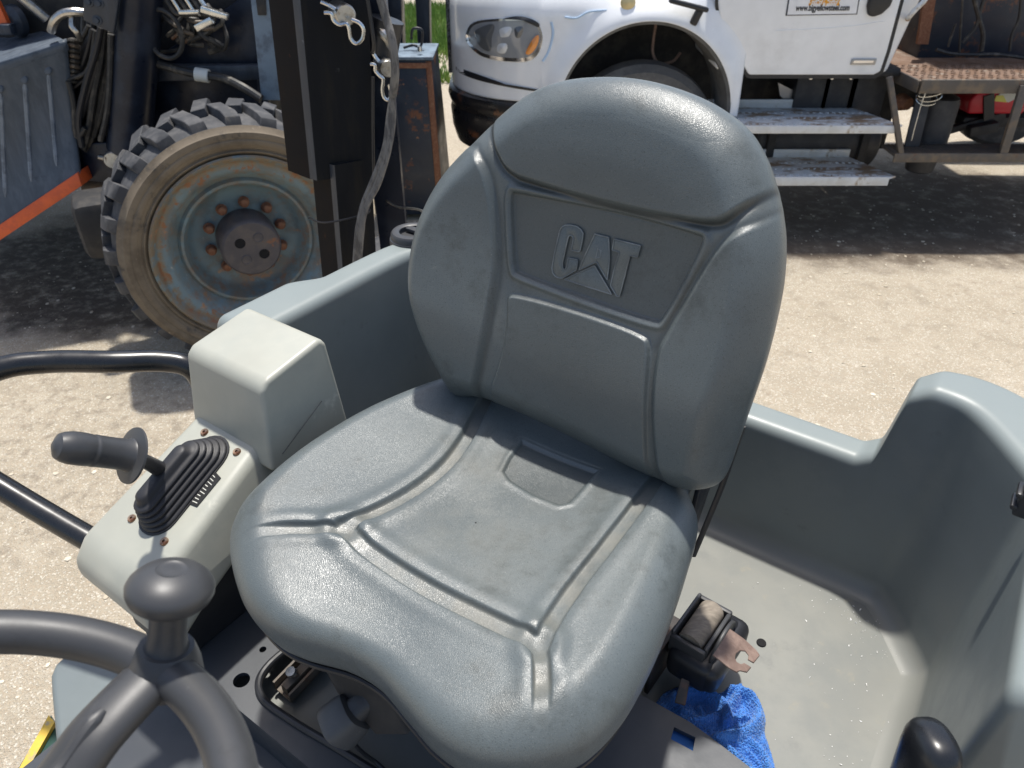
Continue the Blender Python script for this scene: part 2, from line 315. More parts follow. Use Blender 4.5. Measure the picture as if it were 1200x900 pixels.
def basis(ax):
    ax = np.asarray(ax, float); ax = ax / np.linalg.norm(ax); t = np.array([0, 0, 1.]) if abs(ax[2]) < .9 else np.array([1., 0, 0])
    e1 = np.cross(t, ax); e1 /= np.linalg.norm(e1); return e1, np.cross(ax, e1), ax
def lathe(prof, c, ax, n=32, closed=False, e=None, cap=True):
    e1, e2, a = basis(ax) if e is None else e; v = []; k = len(prof); f = []
    th = np.linspace(0, 2 * math.pi, n, endpoint=False)
    for t in th: v += [np.asarray(c) + r * (math.cos(t) * e1 + math.sin(t) * e2) + h * a for r, h in prof]
    for i in range(n):
        i2 = (i + 1) % n; f += [(i * k + j, i2 * k + j, i2 * k + j + 1, i * k + j + 1) for j in range(k - 1)]
        if closed: f.append((i * k + k - 1, i2 * k + k - 1, i2 * k, i * k))
    if not closed and cap:
        for j in (0, k - 1):
            if prof[j][0] > 1e-4: f.append(tuple(i * k + j for i in range(n)))
    return np.array(v), f
def loft(rings, cap=True):
    k = len(rings[0]); v = np.concatenate(rings); f = []
    for i in range(len(rings) - 1): f += [(i * k + j, i * k + (j + 1) % k, (i + 1) * k + (j + 1) % k, (i + 1) * k + j) for j in range(k)]
    if cap: f += [tuple(range(k))[::-1], tuple((len(rings) - 1) * k + j for j in range(k))]
    return v, f
def dseg(P, poly, closed=False):
    """distance (and arc position) of 2-D points to a polyline"""
    q = np.asarray(poly, float); best = np.full(len(P), 1e9); arc = np.zeros(len(P)); acc = 0
    k = len(q)
    for i in range(k if closed else k - 1):
        a = q[i]; b = q[(i + 1) % k]; d = b - a; l2 = d @ d
        t = np.clip(((P - a) @ d) / l2, 0, 1); dd = np.hypot(*(P - a - t[:, None] * d).T)
        m = dd < best; best[m] = dd[m]; arc[m] = acc + t[m] * math.sqrt(l2); acc += math.sqrt(l2)
    return best, arc
def inside(P, poly):
    q = np.asarray(poly, float); r = np.zeros(len(P), bool); x, y = P.T
    for a, b in zip(q, np.roll(q, -1, 0)):
        c = (a[1] > y) != (b[1] > y)
        r ^= c & (x < (b[0] - a[0]) * (y - a[1]) / (b[1] - a[1] + 1e-15) + a[0])
    return r
def sd(P, poly):
    d, _ = dseg(P, poly, True); return np.where(inside(P, poly), -d, d)
def resample(p, n, closed=True):
    p = np.asarray(p, float); q = np.concatenate([p, p[:1]]) if closed else p
    s = np.r_[0, np.cumsum(np.linalg.norm(np.diff(q, axis=0), axis=1))]
    t = np.linspace(0, s[-1], n, endpoint=not closed); return np.stack([np.interp(t, s, q[:, i]) for i in range(p.shape[1])], 1)
def chaikin(p, k=2, closed=False):
    p = np.asarray(p, float)
    for _ in range(k):
        q = []
        n = len(p)
        if not closed: q.append(p[0])
        for i in range(n if closed else n - 1):
            a, b = p[i], p[(i + 1) % n]; q += [.75 * a + .25 * b, .25 * a + .75 * b]
        if not closed: q.append(p[-1])
        p = np.array(q)
    return p
def plate(outer, holes, z0, z1, tf):
    """flat plate with holes, 2-D outline mapped by tf(l, r, z)"""
    bm = bmesh.new(); es = []
    for lp in [outer] + list(holes):
        vs = [bm.verts.new((x, y, 0)) for x, y in lp]; es += [bm.edges.new((vs[i], vs[(i + 1) % len(vs)])) for i in range(len(vs))]
    bmesh.ops.triangle_fill(bm, use_beauty=True, use_dissolve=False, edges=es, normal=(0, 0, 1))
    bm.verts.index_update(); top = [v.co.copy() for v in bm.verts]; tris = [tuple(v.index for v in f.verts) for f in bm.faces]
    n = len(top); v = [tf(p.x, p.y, z1) for p in top] + [tf(p.x, p.y, z0) for p in top]
    f = tris + [tuple(i + n for i in t[::-1]) for t in tris] + [(e.verts[0].index, e.verts[1].index, e.verts[1].index + n, e.verts[0].index + n) for e in bm.edges if len(e.link_faces) == 1]
    bm.free(); return np.array(v), f
def circ(x, y, r, n=14): return [(x + r * math.cos(2 * math.pi * i / n), y + r * math.sin(2 * math.pi * i / n)) for i in range(n)]
def copyobj(o, loc, parent, rot=None):
    c = o.copy(); COL.objects.link(c); c.parent = parent; c.location = Vector(np.asarray(loc) - ORG[parent]); ORG[c] = np.asarray(loc)
    if rot is not None: c.rotation_euler = rot
    return c

# ================================================================== GROUND
def gsheet():
    a = np.r_[-600, -150, -40, np.linspace(-9, 9, 91), 40, 150, 600]; b = np.r_[-900, -30, np.linspace(-2, 16, 91), 40, 150, 900]
    X, Y = np.meshgrid(a, b, indexing='ij'); near = (abs(X) < 9) & (Y > -2) & (Y < 16)
    Z = np.where(near, .012 * np.sin(X * 2.1 + 1.3 * np.sin(Y * 1.7)) * np.cos(Y * 2.6 + X) - .012, -.012)
    return np.stack([X, Y, Z], -1).reshape(-1, 3), quads(len(a), len(b))
def gz(x, y): return .012 * math.sin(x * 2.1 + 1.3 * math.sin(y * 1.7)) * math.cos(y * 2.6 + x) - .012
tag(fast('ground', *gsheet(), groundm), 'pale crushed limestone yard with oily patches and painted shade under vehicles', kind='structure')
def pebbles():
    ico = bmesh.new(); bmesh.ops.create_icosphere(ico, subdivisions=1, radius=1); V = np.array([v.co for v in ico.verts]); Fc = [tuple(v.index for v in f.verts) for f in ico.faces]; ico.free()
    mb = MB(); n = 5000
    xs = RNG.uniform(-3.2, 4.2, n); ys = RNG.uniform(.8, 7, n)
    for x, y in zip(xs, ys):
        s = .003 + .011 * RNG.random() ** 4
        mb.add((V * s * RNG.uniform(.6, 1.3, 3) * (1, 1, .5) + (x, y, gz(x, y) + s * .08), Fc))
    return mb
tag(build('gravel', pebbles(), pebm), 'loose pale stones scattered on the yard', kind='stuff')
def grass():
    mb = MB(); v = []; f = []
    for _ in range(26000):
        x = RNG.uniform(-2.9, .3); y = RNG.uniform(9.6, 15.5)
        if math.sin(x * 3.1) + math.sin(y * 2.3 + x) + RNG.normal(0, .5) < -.5: continue
        h = RNG.uniform(.05, .17); a = RNG.uniform(0, 6.28); dx, dy = .012 * math.cos(a), .012 * math.sin(a); k = len(v); l = RNG.normal(0, .04, 2)
        v += [(x - dx, y - dy, -.01), (x + dx, y + dy, -.01), (x + l[0], y + l[1], h)]; f.append((k, k + 1, k + 2))
    return np.array(v), f
tag(build('grass', grass(), grassm, flip=None), 'patchy green grass at the edge of the yard', kind='stuff')

# ================================================================== THE MACHINE WITH THE SEAT
mach = thing('construction_machine', 'open compact work machine with grey vinyl seat, moulded grey tub and steering wheel', 'work machine', M(-.41, .6, 0))
ZF, ZR, ZL = 1.15, 1.57, 1.405
# ---- tub: rim and walls swept round the seat
def tub():
    inner = [(-.935, .63), (-.935, .78), (-.935, .93), (-.93, 1.0), (-.905, 1.045), (-.85, 1.062), (-.7, 1.065), (-.4, 1.065), (-.1, 1.065), (.005, 1.065), (.035, 1.062), (.055, 1.045), (.075, 1.02), (.10, .985), (.128, .945), (.1345, .933), (.136, .915), (.136, .88), (.136, .8), (.136, .7), (.136, .62)]
    p = resample(chaikin(inner, 2), 620, False)
    t = np.gradient(p, axis=0); t /= np.linalg.norm(t, axis=1)[:, None]; nrm = np.stack([-t[:, 1], t[:, 0]], 1)      # outward
    for _ in range(12): nrm[1:-1] = (nrm[:-2] + nrm[1:-1] * 2 + nrm[2:]) / 4
    nrm /= np.linalg.norm(nrm, axis=1)[:, None]
    s = np.r_[0, np.cumsum(np.linalg.norm(np.diff(p, axis=0), axis=1))]
    lat, re = p.T
    mid = (re > .95)
    zt = np.full(len(p), ZR)
    dip = smooth(-.80, -.755, lat) * (1 - (.13 * smooth(-.075, -.036, lat) + .74 * smooth(-.047, -.027, lat) + .13 * smooth(-.036, .004, lat))) * mid
    zt = ZR - (ZR - ZL) * dip
    th = np.where(lat < -.5, .118 - .036 * smooth(.76, .83, re), .082); th = np.where(lat > -.05, .082 + .07 * smooth(-.05, .15, lat), th)
    cols = []
    fr = .036; rr = .021
    for k in range(len(p)):
        z = zt[k]; prof = [(-fr, ZF)]
        prof += [(-fr + fr * math.sin(a), ZF + fr * (1 - math.cos(a))) for a in np.linspace(.25, math.pi / 2, 6)]
        h0 = ZF + fr; dr = .012
        prof += [(dr * t_, h0 + (z - rr - h0) * t_) for t_ in np.linspace(.12, 1, 8)]
        prof += [(dr + rr * (1 - math.cos(a)), z - rr + rr * math.sin(a)) for a in np.linspace(.2, math.pi / 2, 7)]
        T = th[k]; prof += [(dr + rr + (T - dr - 2 * rr) * t_, z) for t_ in (.33, .66, 1)]
        prof += [(T - rr + rr * math.sin(a), z - rr + rr * math.cos(a)) for a in np.linspace(.25, math.pi / 2, 6)]
        prof += [(T + .004, z - .1), (T + .01, 1.1), (T + .01, .72)]
        pr = np.array(prof); q = p[k] + pr[:, :1] * nrm[k]
        cols.append(np.c_[q, pr[:, 1]])
    nv = len(cols[0])
    # rounded front ends of both side walls: the section shrinks and closes
    def cap_end(c0, n_, re_, T):
        base_ = c0[0, :2] + n_ * (fr + T / 2); out = []
        for a in np.linspace(0, math.pi / 2, 9)[1:]:
            c = c0.copy(); k = 1 - .20 * (1 - math.cos(a)) ** 1.2
            c[:, 0] = base_[0] + (c0[:, 0] - base_[0]) * k; c[:, 1] = re_ - .022 * math.sin(a); c[:, 2] = ZF + (c0[:, 2] - ZF) * (1 - .05 * (1 - math.cos(a))); out.append(c)
        e = out[-1].copy(); e[:, 0] = base_[0]; e[:, 2] = np.minimum(e[:, 2], 1.3); return out + [e]
    cols = cap_end(cols[0], nrm[0], p[0, 1], th[0])[::-1] + cols + cap_end(cols[-1], nrm[-1], p[-1, 1], th[-1])
    v = MA(np.array(cols).reshape(-1, 3)); return v, quads(len(cols), nv), np.tile(np.array([0] * 15 + [.15, .3, .6, .9, 1, 1, 1] + [1] * (nv - 26) + [.3, 0, 0, 0]), len(cols))
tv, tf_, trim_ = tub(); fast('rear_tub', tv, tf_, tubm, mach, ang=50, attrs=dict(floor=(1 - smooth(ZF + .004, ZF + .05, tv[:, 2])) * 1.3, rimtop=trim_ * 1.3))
# tub floor
def tubfloor():
    a = np.linspace(-.93, .19, 60); b = np.linspace(.31, 1.1, 50); X, Y = np.meshgrid(a, b, indexing='ij')
    Z = ZF - .001 + .0025 * np.sin(X * 9) * np.sin(Y * 7)
    return MA(np.stack([X, Y, Z * 0 + ZF + .0006 + (Z - ZF) * .2], -1).reshape(-1, 3)), quads(60, 50)
flo = fast('tub_floor', *tubfloor(), floorm, mach)
hp = toM(pz(892, 754, ZF)); build('drain_hole', lathe([(0, .003), (.0075, .003), (.008, .0015)], M(hp[0], hp[1], ZF), UP, 16), voidm, flo)
cr_ = MB(); tet = [(0, 1, 2), (0, 2, 3), (0, 3, 1), (1, 3, 2)]
for _ in range(150):
    l = .136 - abs(RNG.normal(0, .10)); r_ = RNG.uniform(.62, 1.03) if RNG.random() < .5 else 1.02 - abs(RNG.normal(0, .05))
    if l < -.30: continue
    q = M(l - .03, r_, ZF + .001); k = .0005 + .0012 * RNG.random() ** 3
    cr_.add((q + RNG.normal(0, k, (4, 3)) * (1, 1, .5) + (0, 0, k * .5), tet))
tag(build('grit', cr_, scuffm, flip=None), 'pale grit and crumbs lying on the tub floor', kind='stuff')
# lower body under the tub down to the ground (frame, not seen from the seat side but it carries everything)
build('lower_frame', MB().add(mbox(-.92, .12, -.35, 1.12, .35, 1.12)), deckm, mach, bevel=.02)
for l in (-.95, .03):
    build('wheel', MB().add(lathe([(.0, .0), (.2, .0), (.2, .02), (.40, .0), (.44, .04), (.44, .24), (.40, .28), (0, .26)], M(l - .12, .35, .44), LA, 40)), rubber, mach)
build('front_post', MB().add(mbox(-.55, -.2, -.45, -.30, .35, 1.15)), tubm, mach, bevel=.03, seg=3)

# ---- deck plate under the seat, with holes, slot and black edge trim
h1 = toM(pz(283, 797, 1.2)); h2 = toM(pz(308, 761, 1.2))
slot = [toM(pz(*q, 1.2))[:2] for q in ((790, 852), (815, 864), (812, 880), (786, 866))]
# opening outline measured on the deck
opn = [toM(pz(*q, 1.2))[:2] for q in ((352, 750), (318, 778), (304, 800), (310, 822), (345, 848), (390, 875), (450, 912), (520, 950))] + [(-.30, .285), (-.28, .45), (-.30, .62), (-.62, .62)]
deck = [(-.90, .272), (-.25, .272), (.06, .30)] + [tuple(toM(pz(*q, 1.2))[:2]) for q in ((935, 942), (880, 900), (845, 873), (810, 847), (762, 820), (735, 806))] + [(-.30, .9), (-.92, .9), (-.92, .30)]
dk = build('deck_plate', plate(deck, [opn, circ(h1[0], h1[1], .0125, 18), circ(h2[0], h2[1], .0055, 12), [tuple(s_) for s_ in slot]], 1.192, 1.2, M), deckm, mach, ang=30)
build('deck_skirt', MB().add(mbox(-.9, -.02, .275, .285, 1.02, 1.19)).add(mbox(-.3, -.05, .3, .55, 1.153, 1.19)), deckm, dk)
build('well_floor', MB().add(mbox(-.9, -.19, .29, .88, 1.10, 1.118)), deckm, dk)
tr = spl([M(*q, 1.204) for q in opn[:8]], 8); build('edge_trim', tube(tr, .0055, 10), blackp, dk)
build('slot_cloth', mbox(slot[0][0] - .02, slot[2][0] + .02, slot[2][1] - .02, slot[0][1] + .02, 1.178, 1.186), slotblue, dk)
# slide rail with a bolt seen in the opening
a_ = pz(332, 815, 1.165); b_ = pz(392, 752, 1.18); d_ = (b_ - a_); ln = np.linalg.norm(d_); d_ /= ln; s_ = np.cross(UP, d_)
rail = MB(); ax = np.array([d_, s_, UP])
rail.add(box((a_ + b_) / 2, (ln, .038, .004), ax)); rail.add(box((a_ + b_) / 2 + s_ * .019 + UP * .008, (ln, .004, .018), ax)); rail.add(box((a_ + b_) / 2 - s_ * .017 + UP * .008, (ln, .004, .018), ax)); rail.add(box((a_ + b_) / 2 + UP * .012 - s_ * .003, (ln * .94, .014, .016), ax))
rl = build('slide_rail', rail, angm, mach)
bp = pz(343, 789, 1.195); build('bolt', MB().add(lathe([(0, .009), (.0035, .009), (.0035, .0095), (.0075, .0095), (.0085, .007), (.0085, 0)], bp, UP * .9 - RE * .3, 16)), zinc, rl)

# ================================================================== SEAT
seat = thing('operator_seat', None, None, M(-.41, .52, 1.2), mach)
ZE, ZT = 1.487, 1.53       # widest level of the cushion, top level
outl_px = [(520, 462), (440, 492), (360, 540), (300, 590), (276, 622), (271, 655), (284, 702), (312, 735), (345, 752), (400, 768), (440, 792), (475, 832), (505, 866), (545, 893), (590, 902), (640, 899), (690, 881), (730, 841), (760, 790), (786, 728), (806, 668), (817, 622), (806, 588)]
co = np.array([toM(pz(x, y, ZE))[:2] for x, y in outl_px])
co = np.concatenate([co, [(-.26, .80), (-.42, .815), (-.60, .80)]])
co = resample(spl(co, 12, True), 1150)
def zgrooves(pxl, tf): return [np.array([tf(*q) for q in g]) for g in pxl]
tfc = lambda x, y: toM(pz(x, y, ZT))[:2]
chan = [[(572, 466), (558, 490), (548, 507), (527, 535), (498, 561), (462, 586), (430, 604), (402, 618)],       # left
        [(412, 622), (372, 621), (335, 622), (292, 628)],                                                       # left branch
        [(402, 618), (430, 641), (497, 683), (573, 725), (612, 747), (632, 762)],                               # front
        [(785, 550), (761, 576), (730, 615), (705, 648), (680, 680), (652, 722), (634, 760)],                   # right
        [(630, 752), (634, 780), (635, 808), (634, 840)]]                                                       # front branch
chan = [spl(g, 6) for g in zgrooves(chan, tfc)]
flap = np.array([tfc(*q) for q in [(612, 512), (597, 530), (589, 545), (596, 555), (625, 573), (655, 586), (668, 584), (680, 572), (700, 550)]])
def cushion_height(P):
    l, r = P.T; x = (l + .42) / .28
    h = np.zeros(len(P))
    h += .022 * np.clip(np.abs(x), 0, 1) ** 2.2                                        # bolsters
    h += .012 * smooth(.62, .80, r)                                                     # rises to the back
    h -= .020 * (1 - smooth(.28, .46, r)) * np.exp(-((x + .02) / .42) ** 2)                    # dip between the thighs at the front
    h -= .010 * (1 - smooth(.26, .40, r))
    h -= .012 * np.exp(-(x / .55) ** 2) * smooth(.40, .55, r)
    wear = np.zeros(len(P)); darken = np.zeros(len(P)); side = np.zeros(len(P))
    for k, g in enumerate(chan):
        d, s = dseg(P, g)
        L = np.sum(np.linalg.norm(np.diff(g, axis=0), axis=1))
        w_ = .0105 if k != 2 else .0115
        fade = np.ones(len(P)) if k in (0, 2, 3) else 1 - smooth(.55 * L, L, s) * .9
        if k in (1, 4): w_ = .0095
        gr = (1 - smooth(w_ * .72, w_ * 1.08, d)) * fade
        side = np.maximum(side, gr); wear = np.maximum(wear, gr * (1.0 if k != 1 else .7))
        h += .0022 * np.exp(-((d - w_ * 1.9) / (w_ * 1.0)) ** 2) * fade                   # pads swell beside the channel
    h -= .0075 * side
    f = sd(P, flap); fm = 1 - smooth(-.003, .0015, f); h -= .0030 * fm - .0012 * np.exp(-((f - .004) / .004) ** 2)
    darken = np.maximum(darken, fm * .38)  # flap colour darkened
    ce = np.exp(-(((l + .415) / .10) ** 2 + ((r - .50) / .10) ** 2)); wear = np.maximum(wear, .42 * ce * (1 - side))
    wear = np.maximum(wear, .5 * np.exp(-((r - .615) / .03) ** 2 - ((l + .47) / .06) ** 2) * (1 - fm))
    return h, wear, darken
def cushion():
    c0 = np.array([-.42, .52]); n = len(co)
    rho = 1 - (1 - np.linspace(0, 1, 210)) ** 1.25; rho[0] = .004
    P = (c0 + rho[None, :, None] * (co - c0)[:, None, :]).reshape(-1, 2)
    d, _ = dseg(P, resample(co, 260), True); d = np.where(np.tile(rho, n) >= 1, 0, d)
    h, wear, darken = cushion_height(P)
    R = .050; q = np.clip(d / R, 0, 1); roll = (ZT - ZE) * (1 - np.sqrt(np.clip(1 - (1 - q) ** 2.2, 0, 1)))
    z = ZT + h * (.25 + .75 * smooth(0, .05, d)) - roll
    top = np.c_[P, z].reshape(n, -1, 3)
    # underside
    low = []
    edge = top[:, -1, :]
    for k, (ins, dz) in enumerate([(.000, -.010), (.002, -.022), (.007, -.036), (.014, -.046), (.022, -.052), (.05, -.053)]):
        e = edge.copy(); vec = c0 - e[:, :2]; vec /= np.linalg.norm(vec, axis=1)[:, None]; e[:, :2] += vec * ins; e[:, 2] = edge[:, 2] * .6 + .4 * (ZE) + dz; low.append(e)
    full = np.concatenate([top, np.stack(low, 1)], 1); nv = full.shape[1]
    ew = np.c_[wear.reshape(n, -1), np.zeros((n, len(low)))]; es = np.c_[darken.reshape(n, -1), np.zeros((n, len(low)))]
    return MA(full.reshape(-1, 3)), quads(n, nv, True), dict(wear=ew.ravel(), darken=es.ravel())
v, f, at = cushion(); cush = fast('seat_cushion', v, f, vinyl, seat, at)
build('piping', tube(MA(np.c_[resample(co, 200) + (np.array([-.42, .52]) - resample(co, 200)) * .045, np.full(200, ZE - .052)]), .0035, 8, True), blackp, cush)
# seat pan below the cushion
pan = resample(co, 120); pc = np.array([-.42, .53]); rings = []
for sc, z in ((.80, 1.395), (.885, 1.415), (.895, 1.434), (.60, 1.435)): rings.append(MA(np.c_[pc + (pan - pc) * sc, np.full(120, z)]))
build('seat_pan', loft(rings), blackp, seat)
build('suspension_box', MB().add(mbox(-.58, -.26, .42, .78, 1.12, 1.40)), deckm, seat, bevel=.02, seg=3)
build('front_bracket', MB().add(prism([pz(372, 770, 1.36), pz(452, 812, 1.36), pz(478, 862, 1.33), pz(440, 862, 1.30), pz(395, 812, 1.30)], UP * .006 + RE * .03)), darkund, seat, bevel=.003)

# ---- backrest
LEAN = rad(13); BN = -math.cos(LEAN) * RE + math.sin(LEAN) * UP; BU = math.sin(LEAN) * RE + math.cos(LEAN) * UP
B0 = M(-.41, .672, 1.5)          # reference point on the front of the backrest (plane u = lateral, v = up along it)
def tfb(x, y):
    p = pp(x, y, B0, BN) - B0; return np.array([p @ LA, p @ BU])
bo_px = [(522, 468), (500, 425), (486, 375), (478, 325), (481, 275), (493, 235), (513, 200), (545, 163), (578, 130), (610, 106), (645, 93), (690, 89), (740, 92), (790, 104), (835, 124), (872, 152), (893, 184), (906, 220), (917, 275), (916, 330), (906, 385), (893, 435), (878, 480), (862, 525), (846, 568), (832, 583), (800, 586), (764, 572), (720, 551), (660, 520), (600, 491), (550, 472)]
def tfe(x, y):
    o_ = BN * .027 * float(smooth(640, 780, x)); p = pp(x, y, B0 - o_, BN) - (B0 - o_); q = tfb(x, y); return np.array([p @ LA, q[1] if y > 400 else .5 * (q[1] + p @ BU)])
bo = np.array([tfe(*q) for q in bo_px]); bo = resample(chaikin(spl(bo, 8, True), 1, True), 1150)
hcrease = spl([tfb(*q) for q in [(566, 140), (578, 161), (587, 180), (595, 195), (606, 205), (621, 212), (678, 230), (753, 248), (810, 258), (842, 260), (857, 255), (872, 244), (889, 233), (915, 214)]], 5)
hregion = np.concatenate([hcrease, [tfb(*q) for q in [(960, 120), (760, 20), (560, 60)]]])
panel = chaikin([tfb(*q) for q in [(603, 226), (715, 246), (827, 277), (806, 330), (775, 378), (690, 350), (607, 318), (604, 275)]], 2, True)
panel = chaikin(np.array([tfb(*q) for q in [(601, 224), (608, 225), (660, 235), (740, 252), (822, 273), (829, 278), (820, 300), (780, 374), (772, 378), (690, 352), (612, 322), (605, 316), (602, 270)]]), 2, True)
lowp = chaikin(np.array([tfb(*q) for q in [(600, 346), (608, 342), (690, 366), (760, 390), (768, 402), (764, 470), (762, 600), (640, 580), (555, 500), (580, 455), (597, 415), (602, 375)]]), 2, True)
lbol = spl([tfb(*q) for q in [(560, 172), (574, 192), (582, 215), (588, 255), (590, 314), (584, 367), (577, 405), (566, 445), (550, 482), (542, 500)]], 6)
rbol = spl([tfb(*q) for q in [(905, 252), (890, 259), (868, 268), (848, 283), (829, 309), (808, 345), (786, 385), (775, 412), (771, 470), (773, 562), (773, 600)]], 6)
lreg = np.concatenate([lbol, [tfb(*q) for q in [(430, 560), (420, 160)]]]); rreg = np.concatenate([rbol, [tfb(*q) for q in [(980, 640), (1000, 240)]]])
def back_height(P):
    u, v_ = P.T; x = u / .245
    h = .026 * np.clip(np.abs(x), 0, 1.1) ** 2.2 * smooth(.03, .2, v_) * (1 - .6 * smooth(.36, .47, v_))
    h += .012 * np.exp(-((v_ - .15) / .10) ** 2)
    wear = np.zeros(len(P)); darken = np.zeros(len(P))
    s = sd(P, hregion); hm = 1 - smooth(-.007, .0015, s); h += .0075 * hm + .003 * np.exp(-((s + .05) / .05) ** 2) * (s < .05)
    band = np.exp(-((s - .004) / .004) ** 2); h -= .004 * band; darken = np.maximum(darken, .85 * np.exp(-((s - .002) / .005) ** 2))  # colour darkened along the headrest crease
    sp_ = sd(P, panel); pm = 1 - smooth(-.0025, .001, sp_); h -= .0055 * pm; h += .0035 * np.exp(-((sp_ - .005) / .004) ** 2)
    sl_ = sd(P, lowp); lm = 1 - smooth(-.004, .002, sl_); h += .0065 * lm
    for reg, amp in ((lreg, 1.), (rreg, .8)):
        sb = sd(P, reg); bm_ = 1 - smooth(-.008, .0015, sb); fade = smooth(.0, .04, .44 - v_ + .02)
        h += .0095 * amp * bm_ * fade; darken = np.maximum(darken, .5 * amp * np.exp(-((sb - .002) / .004) ** 2) * (hm < .3))
        wear = np.maximum(wear, .35 * np.exp(-((sb - .010) / .006) ** 2) * (1 - lm) * (1 - hm) * (1 - pm))
    wear = np.maximum(wear, .30 * np.exp(-((sp_ - .006) / .005) ** 2) * (1 - hm))
    darken = np.maximum(darken, .42 * pm + .40 * lm * np.exp(-((v_ - .19) / .11) ** 2 - (u / .16) ** 2) + .30 * np.exp(-((v_ - .40) / .05) ** 2 - (u / .15) ** 2) * hm)
    return h, wear, darken
BTH = .095
def backrest():
    c0 = np.array([.0, .28]); n = len(bo)
    rho = 1 - (1 - np.linspace(0, 1, 230)) ** 1.25; rho[0] = .004
    P = (c0 + rho[None, :, None] * (bo - c0)[:, None, :]).reshape(-1, 2)
    d, _ = dseg(P, resample(bo, 260), True); d = np.where(np.tile(rho, n) >= 1, 0, d)
    h, wear, darken = back_height(P)
    R = .052; q = np.clip(d / R, 0, 1); roll = .038 * (1 - np.sqrt(np.clip(1 - (1 - q) ** 2.2, 0, 1)))
    low = 1 - .75 * smooth(.12, .05, P[:, 1]) if False else 1
    w_ = h * (.3 + .7 * smooth(0, .045, d)) - roll
    top = np.c_[P, w_].reshape(n, -1, 3); edge = top[:, -1, :]; lo_ = []
    for ins, dz in [(0, -.006), (.003, -.013), (.009, -.020), (.018, -.026), (.03, -.030), (.08, -.031)]:
        e = edge.copy(); vec = c0 - e[:, :2]; vec /= np.linalg.norm(vec, axis=1)[:, None]; e[:, :2] += vec * ins; e[:, 2] = edge[:, 2] * .6 + .4 * -.038 + dz; lo_.append(e)
    full = np.concatenate([top, np.stack(lo_, 1)], 1)
    vv = full.reshape(-1, 3); W_ = B0 + vv[:, :1] * LA + vv[:, 1:2] * BU + vv[:, 2:3] * BN
    z0 = np.zeros((n, len(lo_)))
    return W_, quads(n, full.shape[1], True), dict(wear=np.c_[wear.reshape(n, -1), z0].ravel(), darken=np.c_[darken.reshape(n, -1), z0].ravel())
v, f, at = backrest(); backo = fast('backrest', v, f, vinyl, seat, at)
shell = resample(bo, 140); sc0 = np.array([0, .28]); rings = []
for sc, wd in ((.86, -.058), (.88, -.070), (.86, -.088), (.78, -.100), (.5, -.105)):
    q = sc0 + (shell - sc0) * sc; rings.append(B0 + q[:, :1] * LA + q[:, 1:2] * BU + wd * BN)
build('back_shell', loft(rings), blackp, seat)
for x0 in (-.195, .185):
    build('hinge_bracket', MB().add(prism([B0 + x0 * LA + a * BU + b * BN for a, b in ((.20, -.075), (.20, -.10), (.02, -.14), (-.10, -.11), (-.12, -.02), (-.09, -.01), (-.02, -.085))], LA * .008)), blackp, seat, bevel=.002)
# strap / cable running down behind the right edge
build('side_strap', tube(spl([pz(870, 500, 1.62), pz(859, 532, 1.56), pz(845, 572, 1.50), pz(828, 614, 1.44), pz(812, 652, 1.38)], 6), .0045, 8, sx=.35), blackp, seat)
# embossed letters on the inset panel
def zo(x, y): return (630 + x * 140 / 1200, 250 + y * 105 / 900)
LET = {
 'c': [(212, 185), (228, 145), (265, 122), (320, 120), (385, 135), (425, 165), (447, 205), (440, 270), (415, 390), (330, 372), (350, 260), (345, 232), (318, 222), (300, 235), (285, 300), (245, 500), (248, 550), (265, 570), (285, 545), (300, 450), (395, 470), (385, 570), (240, 655), (185, 640), (150, 600), (142, 545), (165, 400)],
 'a': [(565, 212), (705, 245), (715, 480), (695, 670), (585, 490), (410, 570), (470, 420)],
 't': [(760, 262), (1030, 328), (998, 442), (922, 425), (880, 600), (822, 836), (795, 830), (730, 728), (765, 560), (815, 392), (740, 372)],
 'tri': [(268, 665), (565, 528), (745, 815), (500, 740)]}
def pan_pt(x, y, off):
    q = tfb(*zo(x, y)); h = back_height(np.array([q]))[0][0]; return B0 + q[0] * LA + q[1] * BU + (h + off) * BN
lt = MB()
for k, poly in LET.items(): lt.add(prism([pan_pt(*q, -.003) for q in poly], BN * .0052))
em = build('embossed_lettering', lt, vinyl, seat, bevel=.0007, seg=2, ang=40)
hole = prism([pan_pt(*q, .0005) for q in [(600, 355), (630, 385), (622, 445), (575, 455)]], BN * .0018); build('embossed_counter', MB().add(hole), vinyl, seat)
ol_ = MB()
for k, poly in list(LET.items()) + [('n', [(600, 355), (630, 385), (622, 445), (575, 455)])]:
    ol_.add(tube([pan_pt(*q, .0024) for q in resample(np.array(poly, float), 120)], .00085, 6, True))
build('lettering_edge', ol_, edgem, seat)
# adjuster knob under the front of the cushion
kc = pz(400, 848, 1.30); kd = pz(440, 812, 1.33) - kc; kl = np.linalg.norm(kd); kd /= kl; e1, e2, _ = basis(kd)
rings = []
for h, s in ((-.018, .014), (-.017, .022), (-.013, .0275), (-.005, .029), (.015, .0275), (.023, .025), (.026, .017)):
    rg = []
    for t in np.linspace(0, 2 * math.pi, 40, endpoint=False):
        rr_ = s / (abs(math.cos(t)) ** 3.2 + abs(math.sin(t)) ** 3.2) ** (1 / 3.2); rg.append(kc + kd * h + rr_ * (math.cos(t) * e1 + math.sin(t) * e2))
    rings.append(np.array(rg))
kn = build('adjuster_knob', loft(rings), knobm, seat)
build('knob_shaft', MB().add(lathe([(0, .0), (.018, .0), (.018, .036), (.0155, .04), (.0155, .10), (0, .1)], kc + kd * .012, kd, 20)), greyp, kn)
build('cable', tube(spl([pz(412, 868, 1.27), pz(425, 882, 1.24), pz(440, 893, 1.21), pz(455, 906, 1.205)], 6), .0028, 8), blackp, seat)

